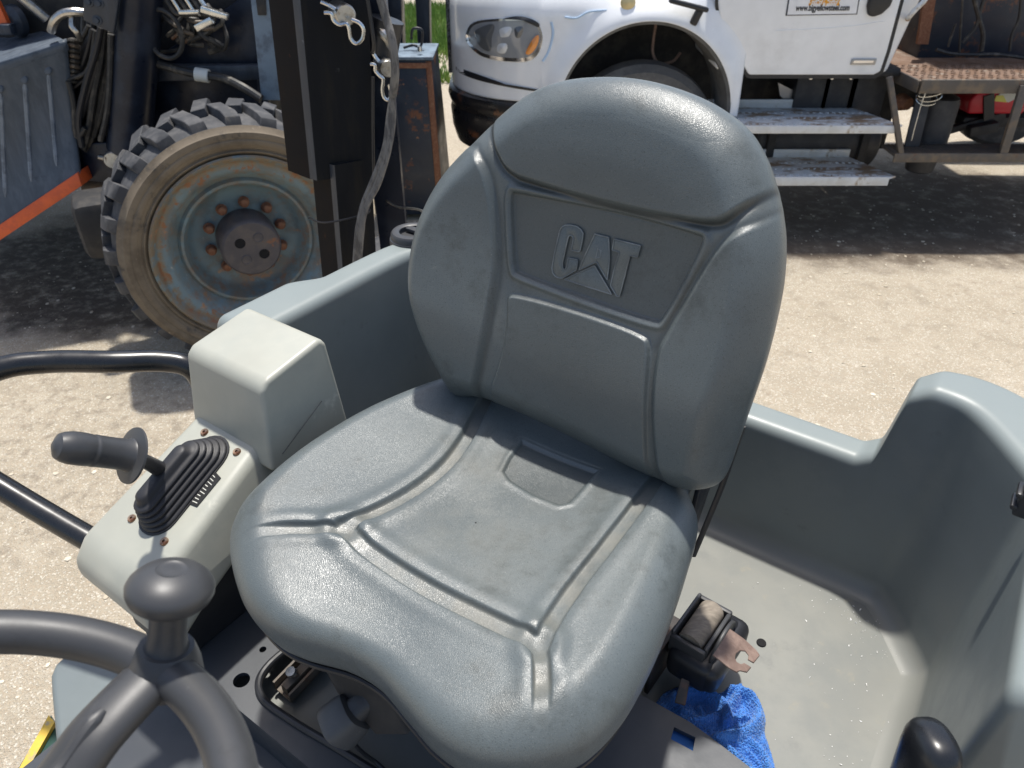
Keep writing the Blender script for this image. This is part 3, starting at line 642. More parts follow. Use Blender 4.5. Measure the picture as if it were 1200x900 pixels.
# ---- seat belt retractor with rusty latch plate
rc = toM(pz(838, 748, 1.26))
belt = thing('seat_belt_retractor', None, None, M(rc[0], rc[1], 1.2), mach)
bc = M(rc[0] - .017, rc[1] - .002, 1.25); bl = pz(858, 712, 1.27) - pz(806, 790, 1.27); bl[2] = 0; bl /= np.linalg.norm(bl); bs = np.cross(bl, UP); bx = np.array([bs, bl, UP * .96 + bs * .0])
K = 1.20
def rb_(a, b, c, d): return box(bc + bs * a[0] * K + bl * a[1] * K + UP * a[2] * K, tuple(v * K for v in (b, c, d)), bx)
build('housing', MB().add(rb_((.004, 0, -.014), .060, .100, .052)).add(rb_((.020, .004, -.014), .044, .104, .046)), blackp, belt, bevel=.016, seg=4)
build('spool_frame', MB().add(rb_((-.026, 0, .014), .005, .074, .036)).add(rb_((.016, 0, .012), .006, .068, .030)).add(rb_((-.005, .037, .012), .046, .007, .028)).add(rb_((-.005, -.037, .012), .046, .007, .028)), greyp, belt, bevel=.003)
build('webbing_roll', MB().add(lathe([(0, -.032 * K), (.0145 * K, -.032 * K), (.0158 * K, -.029 * K), (.0158 * K, .029 * K), (.0145 * K, .032 * K), (0, .032 * K)], bc + UP * .019 * K - bs * .005 * K, bl, 28)), webbing, belt)
build('side_cheek', MB().add(prism([bc + UP * .010 * K + bs * .022 * K + bl * math.cos(a) * .034 * K + UP * .026 * K * math.sin(a) for a in np.linspace(0, math.pi, 14)], bs * .006)), greyp, belt, bevel=.002)
l2 = [(835, 769), (855, 738), (872, 750), (886, 763), (890, 769), (883, 778), (876, 774), (877, 769), (873, 764), (867, 763.5), (862, 767), (861, 772), (863, 777), (868, 779.5), (872, 778), (880, 783), (875, 789), (867, 787), (863, 789), (854, 784), (843, 775)]
build('latch_plate', MB().add(prism([pz(x, y, 1.335 - (x - 835) * .0005) for x, y in l2], UP * .0028)), rustplate, belt, bevel=.0006, seg=1)
build('mount_bracket', MB().add(box(bc - UP * .045 - bs * .042 - bl * .04, (.007, .08, .085), bx)).add(box(bc - UP * .03 - bs * .05, (.06, .06, .008), bx)).add(prism([pz(798, 796, 1.235), pz(808, 800, 1.23), pz(803, 828, 1.212), pz(790, 824, 1.212)], UP * .004)), darkrust, belt, bevel=.0015)

# ================================================================== CONTROL CONSOLE (cream box with the lever)
cons = thing('control_console', None, None, M(-.85, .42, 1.2), mach)
def cprism(prof, l0, l1, t0=0., t1=0.):
    """side profile (r, z) between two lateral planes; t0/t1 lean the sides inwards with height"""
    zb = min(z for _, z in prof)
    a = np.array([M(l0 + t0 * (z - zb), r, z) for r, z in prof]); b = np.array([M(l1 - t1 * (z - zb), r, z) for r, z in prof]); n = len(prof)
    return np.concatenate([a, b]), [tuple(range(n)), tuple(range(n, 2 * n))[::-1]] + [(i, n + i, n + (i + 1) % n, (i + 1) % n) for i in range(n)]
base = [(.262, 1.30), (.238, 1.335), (.236, 1.372), (.262, 1.407), (.475, 1.497), (.61, 1.50), (.63, 1.40), (.62, 1.37), (.40, 1.365), (.34, 1.34)]
build('console_base', MB().add(cprism(base, -.955, -.745, .10, .22)), cream, cons, bevel=.015, seg=4, ang=60)
blk = [(.468, 1.47), (.486, 1.600), (.498, 1.612), (.602, 1.628), (.612, 1.617), (.628, 1.40), (.6, 1.38)]
build('console_tower', MB().add(cprism(blk, -.948, -.752, .055, .055)), cream, cons, bevel=.028, seg=6, ang=60)
PN = np.cross(LA, M(0, .213, .09)); PN /= np.linalg.norm(PN); PS = M(0, .213, .09); PS /= np.linalg.norm(PS); P0 = M(-.85, .369, 1.452)
def pc_(x, y, off=.0): return pp(x, y, P0 + PN * off, PN)
# bellows boot: stacked stadium rings
ea = pc_(181, 612); eb = pc_(252, 525); ctr = (ea + eb) / 2; dv = eb - ea; dl = np.linalg.norm(dv); dv /= dl; sv = np.cross(PN, dv)
def stadium(c, half, r, n=12):
    out = [c + dv * half + r * (math.cos(a) * dv + math.sin(a) * sv) for a in np.linspace(-math.pi / 2, math.pi / 2, n)] + [c - dv * half + r * (-math.cos(a) * dv - math.sin(a) * sv) for a in np.linspace(-math.pi / 2, math.pi / 2, n)]
    return np.array(out)
rings = []; H = 0; half = dl / 2 - .016; r = .0305
rings.append(stadium(ctr, half, r)); 
for k in range(5):
    rr_ = r - .0034 * k; hh = half - .0016 * k
    for dr, dh in ((.0, .0012), (.0016, .0033), (.0012, .0054), (-.0022, .0068), (-.0042, .0072)):
        rings.append(stadium(ctr + PN * (H + dh) - dv * .0016 * k + sv * .0012 * k, hh, rr_ + dr))
    H += .0072
cc = ctr + PN * (H + .003) - dv * .008 + sv * .006
rings += [stadium(cc, half - .012, r - .0185), stadium(cc + PN * .0065, half - .013, r - .0195), stadium(cc + PN * .009, half - .015, r - .0225), stadium(cc + PN * .0095, half - .02, r - .030)]
build('lever_boot', loft(rings), rubber, cons, ang=60)
build('boot_flange', loft([stadium(ctr - PN * .004, half + .002, r + .003), stadium(ctr + PN * .0025, half + .002, r + .003), stadium(ctr + PN * .003, half, r - .002)]), rubber, cons)
rb = cc + PN * .006 + (pc_(205, 548, .05) - pc_(213, 562, .05)) * .4
g1 = pz(156, 534, 1.583); g2 = pz(78, 524, 1.632); gd = g2 - g1; gl = np.linalg.norm(gd); gd /= gl
build('lever_rod', tube(spl([rb - PN * .004, rb + (g1 - rb) * .5, g1 + gd * .006], 5), [.0115, .0112, .0108, .0104, .01, .0098, .0095, .0092, .009, .009, .009], 14), blackp, cons)
gr = build('lever_grip', MB().add(lathe([(0, -.004), (.013, -.004), (.032, -.002), (.0365, .0005), (.036, .003), (.0295, .0045), (.022, .0055), (.0205, .008), (.0197, .022), (.0197, gl - .034), (.0200, gl - .033), (.0200, gl - .030), (.0195, gl - .029), (.0195, gl - .0265), (.0198, gl - .0255), (.0203, gl - .018), (.0200, gl - .004), (.0182, gl + .004), (.015, gl + .0105), (.008, gl + .0135), (.006, gl + .015), (0, gl + .0154)], g1, gd, 40)), greyp, cons, ang=40)
for q in ((240, 507), (278, 530), (155, 608), (193, 635)):
    c = pc_(*q); build('screw', MB().add(lathe([(0, .001), (.0022, .001), (.0024, .0032), (.0052, .0036), (.0062, .0022), (.0064, 0)], c, PN, 16)), boltm, cons)
dq = [pc_(x, y, .0012) for x, y in ((250, 550), (259, 560), (231, 594), (221, 590))]
dcl = build('shift_decal', MB().add(prism(dq, PN * .0008)), decalm, cons)
mbt = MB()
for k in range(9):
    a = dq[3] + (dq[0] - dq[3]) * (.08 + k * .1); b = dq[2] + (dq[1] - dq[2]) * (.08 + k * .1); u_ = (dq[0] - dq[3]); u_ = u_ / np.linalg.norm(u_)
    mbt.add(prism([a + (b - a) * .25, a + (b - a) * (.8 - .1 * (k % 3)), a + (b - a) * (.8 - .1 * (k % 3)) + u_ * .0012, a + (b - a) * .25 + u_ * .0012], PN * .0012))
build('decal_print', mbt, decalt, dcl)
# seam on the tower's side face
sa = pp(377, 470, M(-.757, 0, 0), LA); sb_ = pp(331, 532, M(-.757, 0, 0), LA)
build('panel_seam', tube([sa + LA * .0002, sb_ + LA * .0002], .0006, 6), linerm, cons)
# dark bracket under the console
build('console_bracket', MB().add(mbox(-.93, -.80, .27, .60, 1.20, 1.36)), blackp, cons, bevel=.01)

# ---- grab rail (black tube loop at the left)
hr = [pz(-120, 520, 1.40), pz(-60, 462, 1.45), pz(0, 432, 1.475), pz(60, 424, 1.47), pz(130, 424, 1.46), pz(190, 423, 1.445), pz(222, 430, 1.43), pz(238, 452, 1.39), pz(244, 490, 1.34), pz(248, 540, 1.26)]
build('grab_rail', tube(spl(hr, 7), .0205, 18), blackm, mach)
build('grab_rail', tube(spl([pz(-110, 510, 1.40), pz(-50, 540, 1.36), pz(0, 570, 1.325), pz(60, 606, 1.29), pz(120, 640, 1.26), pz(180, 668, 1.23)], 7), .0205, 18), blackm, mach)

# ---- round cap with finger recess on the left rear corner of the rim
cpc = M(*toM(pz(484, 273, ZR + .012))[:2], ZR)
capo = build('rim_cap', MB().add(lathe([(0, .006), (.026, .006), (.028, .009), (.028, .016), (.031, .018), (.042, .017), (.0455, .013), (.046, .004), (.048, .003), (.049, -.001), (.049, -.03)], cpc, UP, 40)), greyp, mach, ang=40)
e = np.array([math.cos(.4), math.sin(.4), 0]); build('cap_grip', MB().add(box(cpc + UP * .012 + RE * .012, (.05, .016, .008), np.array([LA, RE, UP]))), greyp, capo, bevel=.002)

# ---- black clip on the right wall and near black knob, near side box
cq = pp(1196, 583, M(.122, 0, 0), LA)
clip = build('wall_clip', MB().add(box(cq + LA * .006, (.016, .022, .042), MAX)).add(box(cq - LA * .003 + UP * .01, (.008, .028, .008), MAX)).add(box(cq - LA * .003 - UP * .008, (.008, .028, .008), MAX)), blackp, mach, bevel=.003)
kb = pz(1090, 884, 1.50)
kd2 = np.array([.02, .16, 1.]); kd2 /= np.linalg.norm(kd2); e1k, e2k, _ = basis(kd2); rings = []
for h, sx_ in ((.030, .30), (.0285, .52), (.025, .72), (.019, .88), (.010, .97), (-.005, 1.), (-.05, .97), (-.09, .86), (-.11, .6)):
    rings.append(np.array([kb + kd2 * h + sx_ * (.031 * abs(math.cos(t)) ** .8 * np.sign(math.cos(t)) * e1k + .022 * abs(math.sin(t)) ** .8 * np.sign(math.sin(t)) * e2k) for t in np.linspace(0, 2 * math.pi, 32, endpoint=False)]))
lev = build('side_lever', loft(rings[::-1]), blackm, mach, ang=50)
build('lever_stem', tube([kb - kd2 * .10, kb - kd2 * .36], .008, 12), blackm, mach)

# ---- steering wheel
tau = rad(20); WN = math.sin(tau) * RE + math.cos(tau) * UP; WP = pz(175, 775, 1.72); W2 = np.cross(WN, LA)
wc = M(-.3725, -.042, 0); wc = wc + UP * (((WP - wc) @ WN) / WN[2]); WR = .173
steer = thing('steering_wheel', None, None, wc, mach)
ths = np.linspace(0, 2 * math.pi, 120, endpoint=False)
build('rim', tube([wc + WR * (math.cos(t) * LA + math.sin(t) * W2) for t in ths], .0158, 22, True, upv=WN, sx=1.0), greyp, steer)
kp = pp(172, 792, WP, WN)
kang = math.atan2((kp - wc) @ W2, (kp - wc) @ LA)
hubc = wc - WN * .06
for k in range(3):
    t = kang + k * 2 * math.pi / 3; d_ = math.cos(t) * LA + math.sin(t) * W2
    p_ = spl([hubc + d_ * .03, hubc + d_ * .09 + WN * .012, wc + d_ * (WR - .05) - WN * .022, wc + d_ * (WR - .004) - WN * .002], 8)
    s_ = build('spoke', tube(p_, np.linspace(.0145, .0130, len(p_)), 20, sx=1.55), greyp, steer)
    pr = p_[4:-7] + WN * .0130; build('spoke_ridge', tube(pr, [.0035] + [.0062] * (len(pr) - 2) + [.0035], 10), greyp, s_)
build('mould_line', tube([wc + (WR + .0157 * math.cos(.5)) * (math.cos(t) * LA + math.sin(t) * W2) + WN * .0157 * math.sin(.5) for t in ths], .0006, 6, True), greyp, steer)
build('hub', MB().add(lathe([(0, .022), (.03, .02), (.045, .008), (.048, -.02), (.03, -.05), (.022, -.4), (0, -.4)], hubc, WN, 32)), greyp, steer)
kax = WN.copy(); kb0 = pp(194, 779, WP, WN) + WN * .014; kL = .055
kt = kL
sk = build('spinner_knob', MB().add(lathe([(.019, -.018), (.0185, -.004), (.0168, .0), (.0140, .006), (.0128, .020), (.0132, kt - .019), (.0180, kt - .0155), (.0245, kt - .0125), (.0280, kt - .0085), (.0295, kt - .0045), (.0296, kt - .0005), (.0280, kt + .0030), (.0232, kt + .0080), (.0165, kt + .0118), (.0105, kt + .0134), (.0095, kt + .0128), (.0060, kt + .0128), (0, kt + .0132)], kb0, kax, 48)), greyp, steer, ang=40)
build('knob_base', MB().add(lathe([(.028, -.026), (.0245, -.010), (.0205, .0), (.0188, .003), (0, .003)], kb0, kax, 32)), greyp, steer)

# ---- lower left body panel seen between rim and console, with the green and yellow sill
bpn = [np.array([x, y, 1.0]) for x, y, _ in chaikin(np.array([pz(60, 830, 1.0), pz(57, 768, 1.0), pz(150, 742, 1.0), pz(330, 745, 1.0), pz(420, 920, 1.0), pz(260, 1040, 1.0), pz(80, 1010, 1.0)]), 2, True)]
lowp_ = [np.array([p[0], p[1], .45]) for p in bpn]
bpo = build('body_panel', loft([np.array(lowp_), np.array(bpn)]), bodym, mach, bevel=.012, seg=4, ang=60, bang=60)
g_ = [pz(60, 838, .80), pz(70, 870, .80), pz(-10, 985, .80), pz(-16, 960, .80)]
build('green_sill', loft([np.array([q - UP * .2 for q in g_]), np.array(g_)]), greenm, mach)
y_ = [pz(57, 838, .812), pz(64, 846, .812), pz(-2, 962, .812), pz(-12, 962, .812)]
build('yellow_strip', loft([np.array([q - UP * .01 for q in y_]), np.array(y_)]), yellowm, mach)

# ================================================================== BLUE TOWEL (lies on the tub floor against the deck)
def towel():
    ol = np.array([toM(pz(*q, 1.165))[:2] for q in [(764, 822), (790, 800), (826, 806), (843, 815), (858, 804), (888, 813), (900, 838), (896, 858), (906, 880), (914, 912), (885, 920), (850, 905), (800, 890), (760, 850)]])
    ol = resample(chaikin(ol, 2, True), 360); c0 = ol.mean(0); rho = np.linspace(0.01, 1, 130)
    P = (c0 + rho[None, :, None] * (ol - c0)[:, None, :]).reshape(-1, 2); q = np.tile(rho, 360)
    l, r = P.T
    ridges = [([(792, 816), (822, 812), (846, 830), (850, 846)], .024, .0085), ([(800, 850), (834, 846), (858, 826), (866, 808)], .022, .0075), ([(856, 812), (880, 820), (888, 846), (868, 866), (838, 872)], .028, .0095), ([(812, 868), (845, 878), (880, 905)], .022, .009), ([(872, 868), (892, 884), (902, 905)], .022, .008), ([(820, 830), (832, 858), (850, 866)], .014, .006), ([(848, 850), (868, 842), (882, 846)], .018, .005), ([(852, 884), (872, 878), (890, 896)], .014, .005), ([(800, 832), (818, 842), (832, 838)], .014, .005)]
    hh = np.full(len(P), .016) + .003 * np.sin(l * 90 + 2 * np.sin(r * 70)) + .002 * np.sin(r * 160 + l * 60)
    for pts, a_, s_ in ridges:
        d_, _ = dseg(P, spl([toM(pz(*t, 1.18))[:2] for t in pts], 6)); hh = np.maximum(hh, .014 + a_ * np.exp(-(d_ / s_) ** 2)) + .25 * a_ * np.exp(-(d_ / (2.2 * s_)) ** 2)
    under = smooth(-.012, .004, -sd(P, deck)); hh = hh * (1 - under) + np.minimum(hh, .030) * under
    z = ZF + .003 + hh * np.sqrt(np.clip(1 - q ** 8.0, 0, 1))
    z += .0014 * np.sin(l * 1300 + 2 * np.sin(r * 300)) * np.sin(r * 1250) + RNG.normal(0, .0011, len(z))
    return MA(np.c_[P, z]), quads(360, 130, True)
tag(fast('towel', *towel(), towelm), 'crumpled bright blue terry towel on the tub floor under the belt retractor', 'towel')

# ================================================================== WHITE TRUCK
TY = 5.2      # plane of the cab side
truck = thing('truck', 'white work truck with sign on its door, two step plates and a rusty rear platform', 'truck', (1.2, 6.3, 0))
def xz(x, y, Y=TY): p = py(x, y, Y); return p[0], p[2]
# hood and fender shell : columns along a plan path, lower edge follows the wheel arch
AX, AZ = xz(752, 134); AR = .585
def hood():
    xf = xz(526, 60)[0]; Rc = .62; path = []
    for t in np.linspace(0, 1, 12): path.append((xf - .03 * math.sin(t * math.pi / 2) ** .5 + .03 * 0, TY + 1.2 - t * (1.2 - Rc), -1))
    for a in np.linspace(0, math.pi / 2, 40)[1:]: path.append((xf - .03 + Rc * (1 - math.cos(a)), TY + Rc * (1 - math.sin(a)), 0))
    x0 = xf - .03 + Rc; xe = xz(868, 100)[0]
    xs = list(np.linspace(x0, AX - AR, 10)[1:-1]) + list(AX - AR * np.cos(np.linspace(0, math.pi, 60)))
    xs = sorted(set([x for x in xs if x > x0] + list(np.linspace(AX + AR, xe, 6))))
    path += [(x, TY, 1) for x in xs]
    cols = []; nz = 30
    for (x, Y, k) in path:
        zb = .885 + .02 * 0
        if k >= 0 and abs(x - AX) < AR: zb = max(zb, AZ + math.sqrt(max(AR ** 2 - (x - AX) ** 2, 0)))
        if x > AX + AR * .9: zb = max(.80, zb if abs(x - AX) < AR else .80)
        ztop = 1.66 + .25 * smooth(.1, 1.5, np.array(x))
        col = []
        zs = zb + (ztop - zb) * np.linspace(0, 1, nz) ** 1.3
        for z in zs:
            ins = .18 * smooth(1.36, 1.72, np.array(z)) ** 1.5 + (.05 * smooth(1.10, .86, np.array(z)) if False else 0)
            # fender flare round the arch
            dd = math.hypot(x - AX, z - AZ) - AR; fl = .055 * math.exp(-(max(dd, 0) / .10) ** 2) if (k > 0 and z > AZ - .3) else 0
            if k == 1: q = (x, Y + ins - fl, z)
            elif k == 0:
                cxx, cyy = x0, TY + Rc; vx, vy = x - cxx, Y - cyy; l = math.hypot(vx, vy); q = (x - vx / l * ins * .8, Y - vy / l * ins * .8, z)
            else: q = (x + ins * .8, Y, z)
            col.append(q)
        # hood crown: carry the skin over the top to the centre line
        ex = np.array(col[-1]); 
        for t in (.15, .35, .6, 1): col.append((ex[0] * (1 - t) + max(ex[0], xf + .35) * t, ex[1] + (TY + 1.2 - ex[1]) * t, ex[2] + .10 * (1 - (1 - t) ** 2)))
        cols.append(col)
    v = np.array(cols); return v.reshape(-1, 3), quads(v.shape[0], v.shape[1])
v, f = hood(); hoodo = fast('hood', v, f, whitem, truck, ang=45)
md = hoodo.modifiers.new('thickness', 'SOLIDIFY'); md.thickness = .03; md.offset = 1 if False else -1
# inner flange of the arch and dark liner
build('arch_flange', MB().add((lambda: (np.array([p for a in np.linspace(.05, math.pi - .02, 40) for p in ((AX - (AR) * math.cos(a), TY - .05, AZ + (AR) * math.sin(a)), (AX - (AR - .02) * math.cos(a), TY - .035, AZ + (AR - .02) * math.sin(a)), (AX - (AR - .04) * math.cos(a), TY + .36, AZ + (AR - .04) * math.sin(a)))]), [tuple(i * 3 + j for i, j in ((k, 0), (k + 1, 0), (k + 1, 1), (k, 1))) for k in range(39)] + [tuple(i * 3 + j for i, j in ((k, 1), (k + 1, 1), (k + 1, 2), (k, 2))) for k in range(39)]))()), linerm, truck)
build('inner_bay', MB().add(box((AX, TY + .70, .95), (1.5, .05, 1.1))), darkund, truck)
build('bay_panel', MB().add(box((xz(740, 45, TY + .5)[0], TY + .55, 1.36), (.30, .03, .16))), linerm, truck, bevel=.01)
build('bay_cable', tube(spl([py(769, 25, TY + .3), py(766, 45, TY + .3), py(765, 62, TY + .3), py(772, 74, TY + .3), py(788, 72, TY + .35), py(797, 62, TY + .4)], 6), .01, 8), rustplate, truck)
# front wheel
wt = thing('wheel', None, None, (AX, TY + .22, .52), truck)
build('tyre', MB().add(lathe([(.28, .10), (.40, .13), (.50, .12), (.545, .08), (.555, .0), (.545, -.08), (.50, -.12), (.40, -.13), (.28, -.10)], (AX + .02, TY + .22, .55), (0, 1, 0), 48, True)), dustyt, wt)
build('wheel_disc', MB().add(lathe([(0, -.02), (.12, -.02), (.13, .02), (.26, .05), (.29, -.08), (.285, .1), (0, .1)], (AX + .02, TY + .22, .55), (0, 1, 0), 36)), steelm, wt)
# front bumper
def bumper():
    xf = xz(526, 110)[0] - .035; Rc = .60; rows = []
    for (dz, ins) in ((.885, .03), (.87, -.005), (.83, -.015), (.79, -.005), (.76, .01), (.72, .0), (.60, .01), (.50, .04), (.47, .09)):
        row = [(xf + ins, TY + 1.2, dz)] + [(xf + Rc - (Rc - ins) * math.cos(a), TY + Rc - (Rc - ins) * math.sin(a) , dz) for a in np.linspace(0, math.pi / 2, 24)] + [(AX - AR - .03, TY + ins, dz), (AX - AR - .02, TY + ins + .18, dz)]
        rows.append(row)
    v = np.array(rows); return v.reshape(-1, 3), quads(v.shape[0], v.shape[1])
fast('bumper', *bumper(), bumperm, truck, ang=40)
# grille strip on the nose
gx = xz(526, 40)[0] - .045
build('grille', MB().add(box((gx + .0, TY + .85, 1.25), (.03, .55, .62))), grillm, truck, bevel=.015)
# headlamp lying on the rounded corner
def on_nose(px, py_, off=0.):
    """point on the corner cylinder of the nose under a pixel"""
    xf = xz(526, 60)[0]; Rc = .62; c = np.array([xf - .03 + Rc, TY + Rc]); d = ray(px, py_); a = d[0] ** 2 + d[1] ** 2; o = CP[:2] - c; b = 2 * (o @ d[:2]); cc_ = o @ o - (Rc + off) ** 2
    disc = b * b - 4 * a * cc_; t = (-b - math.sqrt(max(disc, 0))) / (2 * a); p = CP + d * t
    if p[0] > c[0]: p = py(px, py_, TY - off)
    return p
hl = [(549, 47), (552, 33), (562, 27), (580, 25), (610, 24), (624, 26), (631, 35), (633, 47), (628, 60), (618, 67), (604, 68), (580, 66), (562, 60)]
def nose_patch(poly, off0, off1, name, m, parent, bevel=0):
    rr_ = resample(spl(poly, 4, True), 48); out = np.array([on_nose(*q, off0) for q in rr_]); inn = np.array([on_nose(*q, off1) for q in rr_]); c_ = rr_.mean(0)
    rings = [out, inn] + [np.array([on_nose(*(c_ + (q - c_) * s), off1 + .012 * (1 - s)) for q in rr_]) for s in (.8, .55, .3, .05)]
    return build(name, loft(rings), m, parent, ang=40)
hb = nose_patch([(c[0] + (c[0] - 592) * .07, c[1] + (c[1] - 46) * .13 + (1.5 if c[1] > 50 else 0)) for c in hl], -.02, .006, 'headlamp', chromem, truck)
nose_patch(hl, .0, .012, 'lens', lampm, hb)
nose_patch([(616, 62), (620, 53), (625, 45), (631, 41), (631, 49), (626, 59), (620, 64)], .008, .0215, 'turn_lens', amberm, hb)
nose_patch([(590, 22), (606, 19), (622, 22), (632, 28), (630, 32), (618, 25), (602, 23)], .0, .012, 'lamp_gasket', blackp, hb)
nose_patch([(556, 38), (566, 31), (579, 29), (577, 46), (574, 60), (562, 54)], .008, .0175, 'reflector', lampd, hb)
nose_patch([(586, 34), (599, 32), (598, 45), (585, 46)], .008, .0180, 'reflector', lampb, hb)
nose_patch([(584, 51), (595, 50), (592, 62), (583, 61)], .008, .0180, 'reflector', lampb, hb)
nose_patch([(603, 33), (613, 32), (610, 44), (603, 45)], .008, .0175, 'reflector', lampd, hb)
nose_patch([(534, 78), (540, 84), (560, 92), (600, 101), (650, 108), (650, 110), (600, 103), (560, 94), (540, 86), (533, 80)], -.01, .0015, 'body_seam', blackp, truck)
build('marker_lamp', MB().add(lathe([(0, .02), (.035, .016), (.045, .008), (.048, 0)], py(736, 3, TY), (0, -1, .15), 24)), markm, truck)
build('paint_scuff', tube(spl([py(662, 20, TY - .003), py(676, 21, TY - .003), py(690, 14, TY - .003), py(711, 12, TY - .003)], 5), .006, 6, sx=.5), penm, truck)
build('paint_scuff', tube(spl([on_nose(646, 26, .003), on_nose(648, 40, .003), on_nose(643, 60, .003), on_nose(636, 72, .003)], 5), .008, 6, sx=.5), penm, truck)
build('hood_latch', MB().add(box(py(807, 6, TY - .06), (.26, .05, .03), [[.97, 0, -.22], [0, 1, 0], [.22, 0, .97]])).add(box(py(817, 18, TY - .04), (.05, .04, .12), [[.9, 0, -.4], [0, 1, 0], [.4, 0, .9]])), blackp, truck, bevel=.012)
# cab: pillars, roof and dark windows (above the picture) and the door
def tp(x, y, Y=TY): return py(x, y, Y)
xA = tp(845, 20)[0]; zB = tp(950, 87)[2]; xR = tp(1040, 88)[0]; xRt = tp(1083, 0)[0]
cabb = MB().add(prism([(xA + .02, TY + .012, zB + .02), (xR, TY + .012, zB), (xRt + .02, TY + .012, 1.65), (xRt + .04, TY + .012, 1.8), (xA - .1, TY + .012, 1.8)], (0, 2.2, 0)))
cabb.add(prism([(xA - .1, TY + .02, 1.8), (xRt + .04, TY + .02, 1.8), (xRt, TY + .2, 2.72), (xA + .45, TY + .2, 2.72)], (0, 1.9, 0)))
build('cab', cabb, whitem, truck, bevel=.03, seg=3)
door_px = [(842, -60), (842, 6), (845, 30), (877, 87), (880, 88), (1024, 88), (1032, 84), (1040, 60), (1056, 0), (1064, -60)]
dpts = [tp(*q, TY - .004) for q in door_px]
door = build('door', MB().add(prism([p + np.array([0, .0, 0]) for p in dpts], (0, .022, 0))), whitem, truck, bevel=.012, seg=3)
dgap = [tp(*q, TY + .006) for q in [(838, -60), (838, 6), (841, 31), (875, 91), (880, 92), (1026, 92), (1035, 85), (1043.5, 60), (1059.5, 0), (1068, -60)]]
build('door_gap', MB().add(prism(dgap, (0, .004, 0))), blackp, truck)
# pressed crease on the door
cr = [tp(x, y, TY + .003) for x, y in [(905, 36), (950, 34), (1000, 30), (1040, 24)]]
build('door_crease', tube(spl(cr, 6), [.004] + [.009] * 17 + [.004], 8, sx=1.), whitem, door)
# sign
sg = [(927, -22), (920.5, 18.5), (1004.5, 17), (1011, -22)]
build('sign_border', MB().add(prism([tp(*q, TY - .0075) for q in sg], (0, .003, 0))), borderm, door)
sg2 = [(928.6, -22), (922.6, 17.3), (1003.4, 16), (1009.4, -22)]
sign = build('sign_panel', MB().add(prism([tp(*q, TY - .0105) for q in sg2], (0, .003, 0))), signm, door)
def text(name, s, p0, size, m, parent, sx=1., off=.0, ax=None, sp=1.):
    cu = bpy.data.curves.new(name, 'FONT'); cu.body = s; cu.size = size; cu.extrude = .0008; cu.align_x = 'LEFT'; cu.space_character = sp; cu.offset = off; cu.materials.append(m)
    tmp = bpy.data.objects.new(name, cu); COL.objects.link(tmp); bpy.context.view_layer.update(); me = bpy.data.meshes.new_from_object(tmp); bpy.data.objects.remove(tmp)
    o = bpy.data.objects.new(name, me); COL.objects.link(o); o.parent = parent; ORG[o] = np.asarray(p0)
    mx = Matrix(((ax[0][0], ax[1][0], ax[2][0]), (ax[0][1], ax[1][1], ax[2][1]), (ax[0][2], ax[1][2], ax[2][2]))).to_4x4()
    mx = Matrix.Translation(Vector(np.asarray(p0) - ORG[parent])) @ mx @ Matrix.Diagonal((sx, 1, 1, 1)); o.matrix_local = mx; return o
TA = ((1, 0, .012), (-.0, 0, 1), (0, -1, 0))
text('lettering', 'www.bigyellowsteel.com', tp(932.2, 12.6, TY - .0118), .050, txtm, door, sx=.675, off=.0012, ax=TA)
text('lettering', '386-874-8682', tp(947.5, 6.0, TY - .0118), .068, txto, door, sx=.50, off=.003, ax=TA)
# handle, badge, grab handle
hd = [tp(x, y, TY - .03) for x, y in [(1022, -12), (1017, 8), (1018, 18), (1024, 20.5), (1034, 17), (1044, 8), (1049, -4), (1050, -14)]]
build('door_handle', MB().add(prism(hd, (0, .04, 0))), blackp, door, bevel=.015, seg=3)
build('badge', MB().add(prism([tp(x, y, TY - .014) for x, y in [(999, 69), (1028, 69), (1025.5, 76), (996.5, 76)]], (0, .01, 0))), badgem, door, bevel=.003)
build('badge_print', MB().add(prism([tp(x, y, TY - .0155) for x, y in [(1001, 71), (1024, 71), (1023, 73.8), (1000, 73.8)]], (0, .002, 0))), chromem, door)
build('grab_handle', tube(spl([tp(1064, 22, TY - .0), tp(1066, 19, TY - .05), tp(1074, 10, TY - .06), tp(1083, 1, TY - .06), tp(1090, -12, TY - .04)], 6), .016, 12), trimwhite, truck)
# step plates
def step(px, Yf, name, lab):
    (x0, x1, ytop, yfront, ylow) = px
    a = py(x0, yfront, Yf); b = py(x1, yfront, Yf); z = a[2]; xa, xb = a[0], b[0]; lowz = py(x0, ylow, Yf)[2]
    yb = pz((x0 + x1) / 2, ytop, z)[1]
    o = thing(name, lab, None, ((xa + xb) / 2, Yf + .1, z), truck)
    outline = [(xa, Yf), (xb - .06, Yf), (xb, Yf + .03), (xb - .02, Yf + .06), (xb - .17, yb), (xa, yb)]
    build('tread', MB().add(prism([(x, y, z - .012) for x, y in outline], (0, 0, .012))), treadw, o)
    build('front_lip', MB().add(box(((xa + xb - .06) / 2, Yf - .008, (z + lowz) / 2 + .004), (xb - xa - .06, .016, z - lowz + .008))), trimwhite, o, bevel=.006)
    build('rear_lip', MB().add(box(((xa + xb - .17) / 2, yb + .01, z + .025), (xb - xa - .17, .02, .06))), trimwhite, o, bevel=.006)
    k = MB(); nx = int((xb - xa) / .045)
    for i in range(nx):
        for j in range(3):
            cx = xa + .03 + i * .045 + (.022 if j % 2 else 0); cy = Yf + .04 + j * (yb - Yf - .05) / 3
            if cx < xb - .12: k.add(box((cx, cy, z + .003), (.022, .007, .007), [[.8, .6 * (1 if j % 2 else -1), 0], [-.6 * (1 if j % 2 else -1), .8, 0], [0, 0, 1]]))
    build('grip_bar', k, treadw, o)['kind'] = 'stuff'
    return o
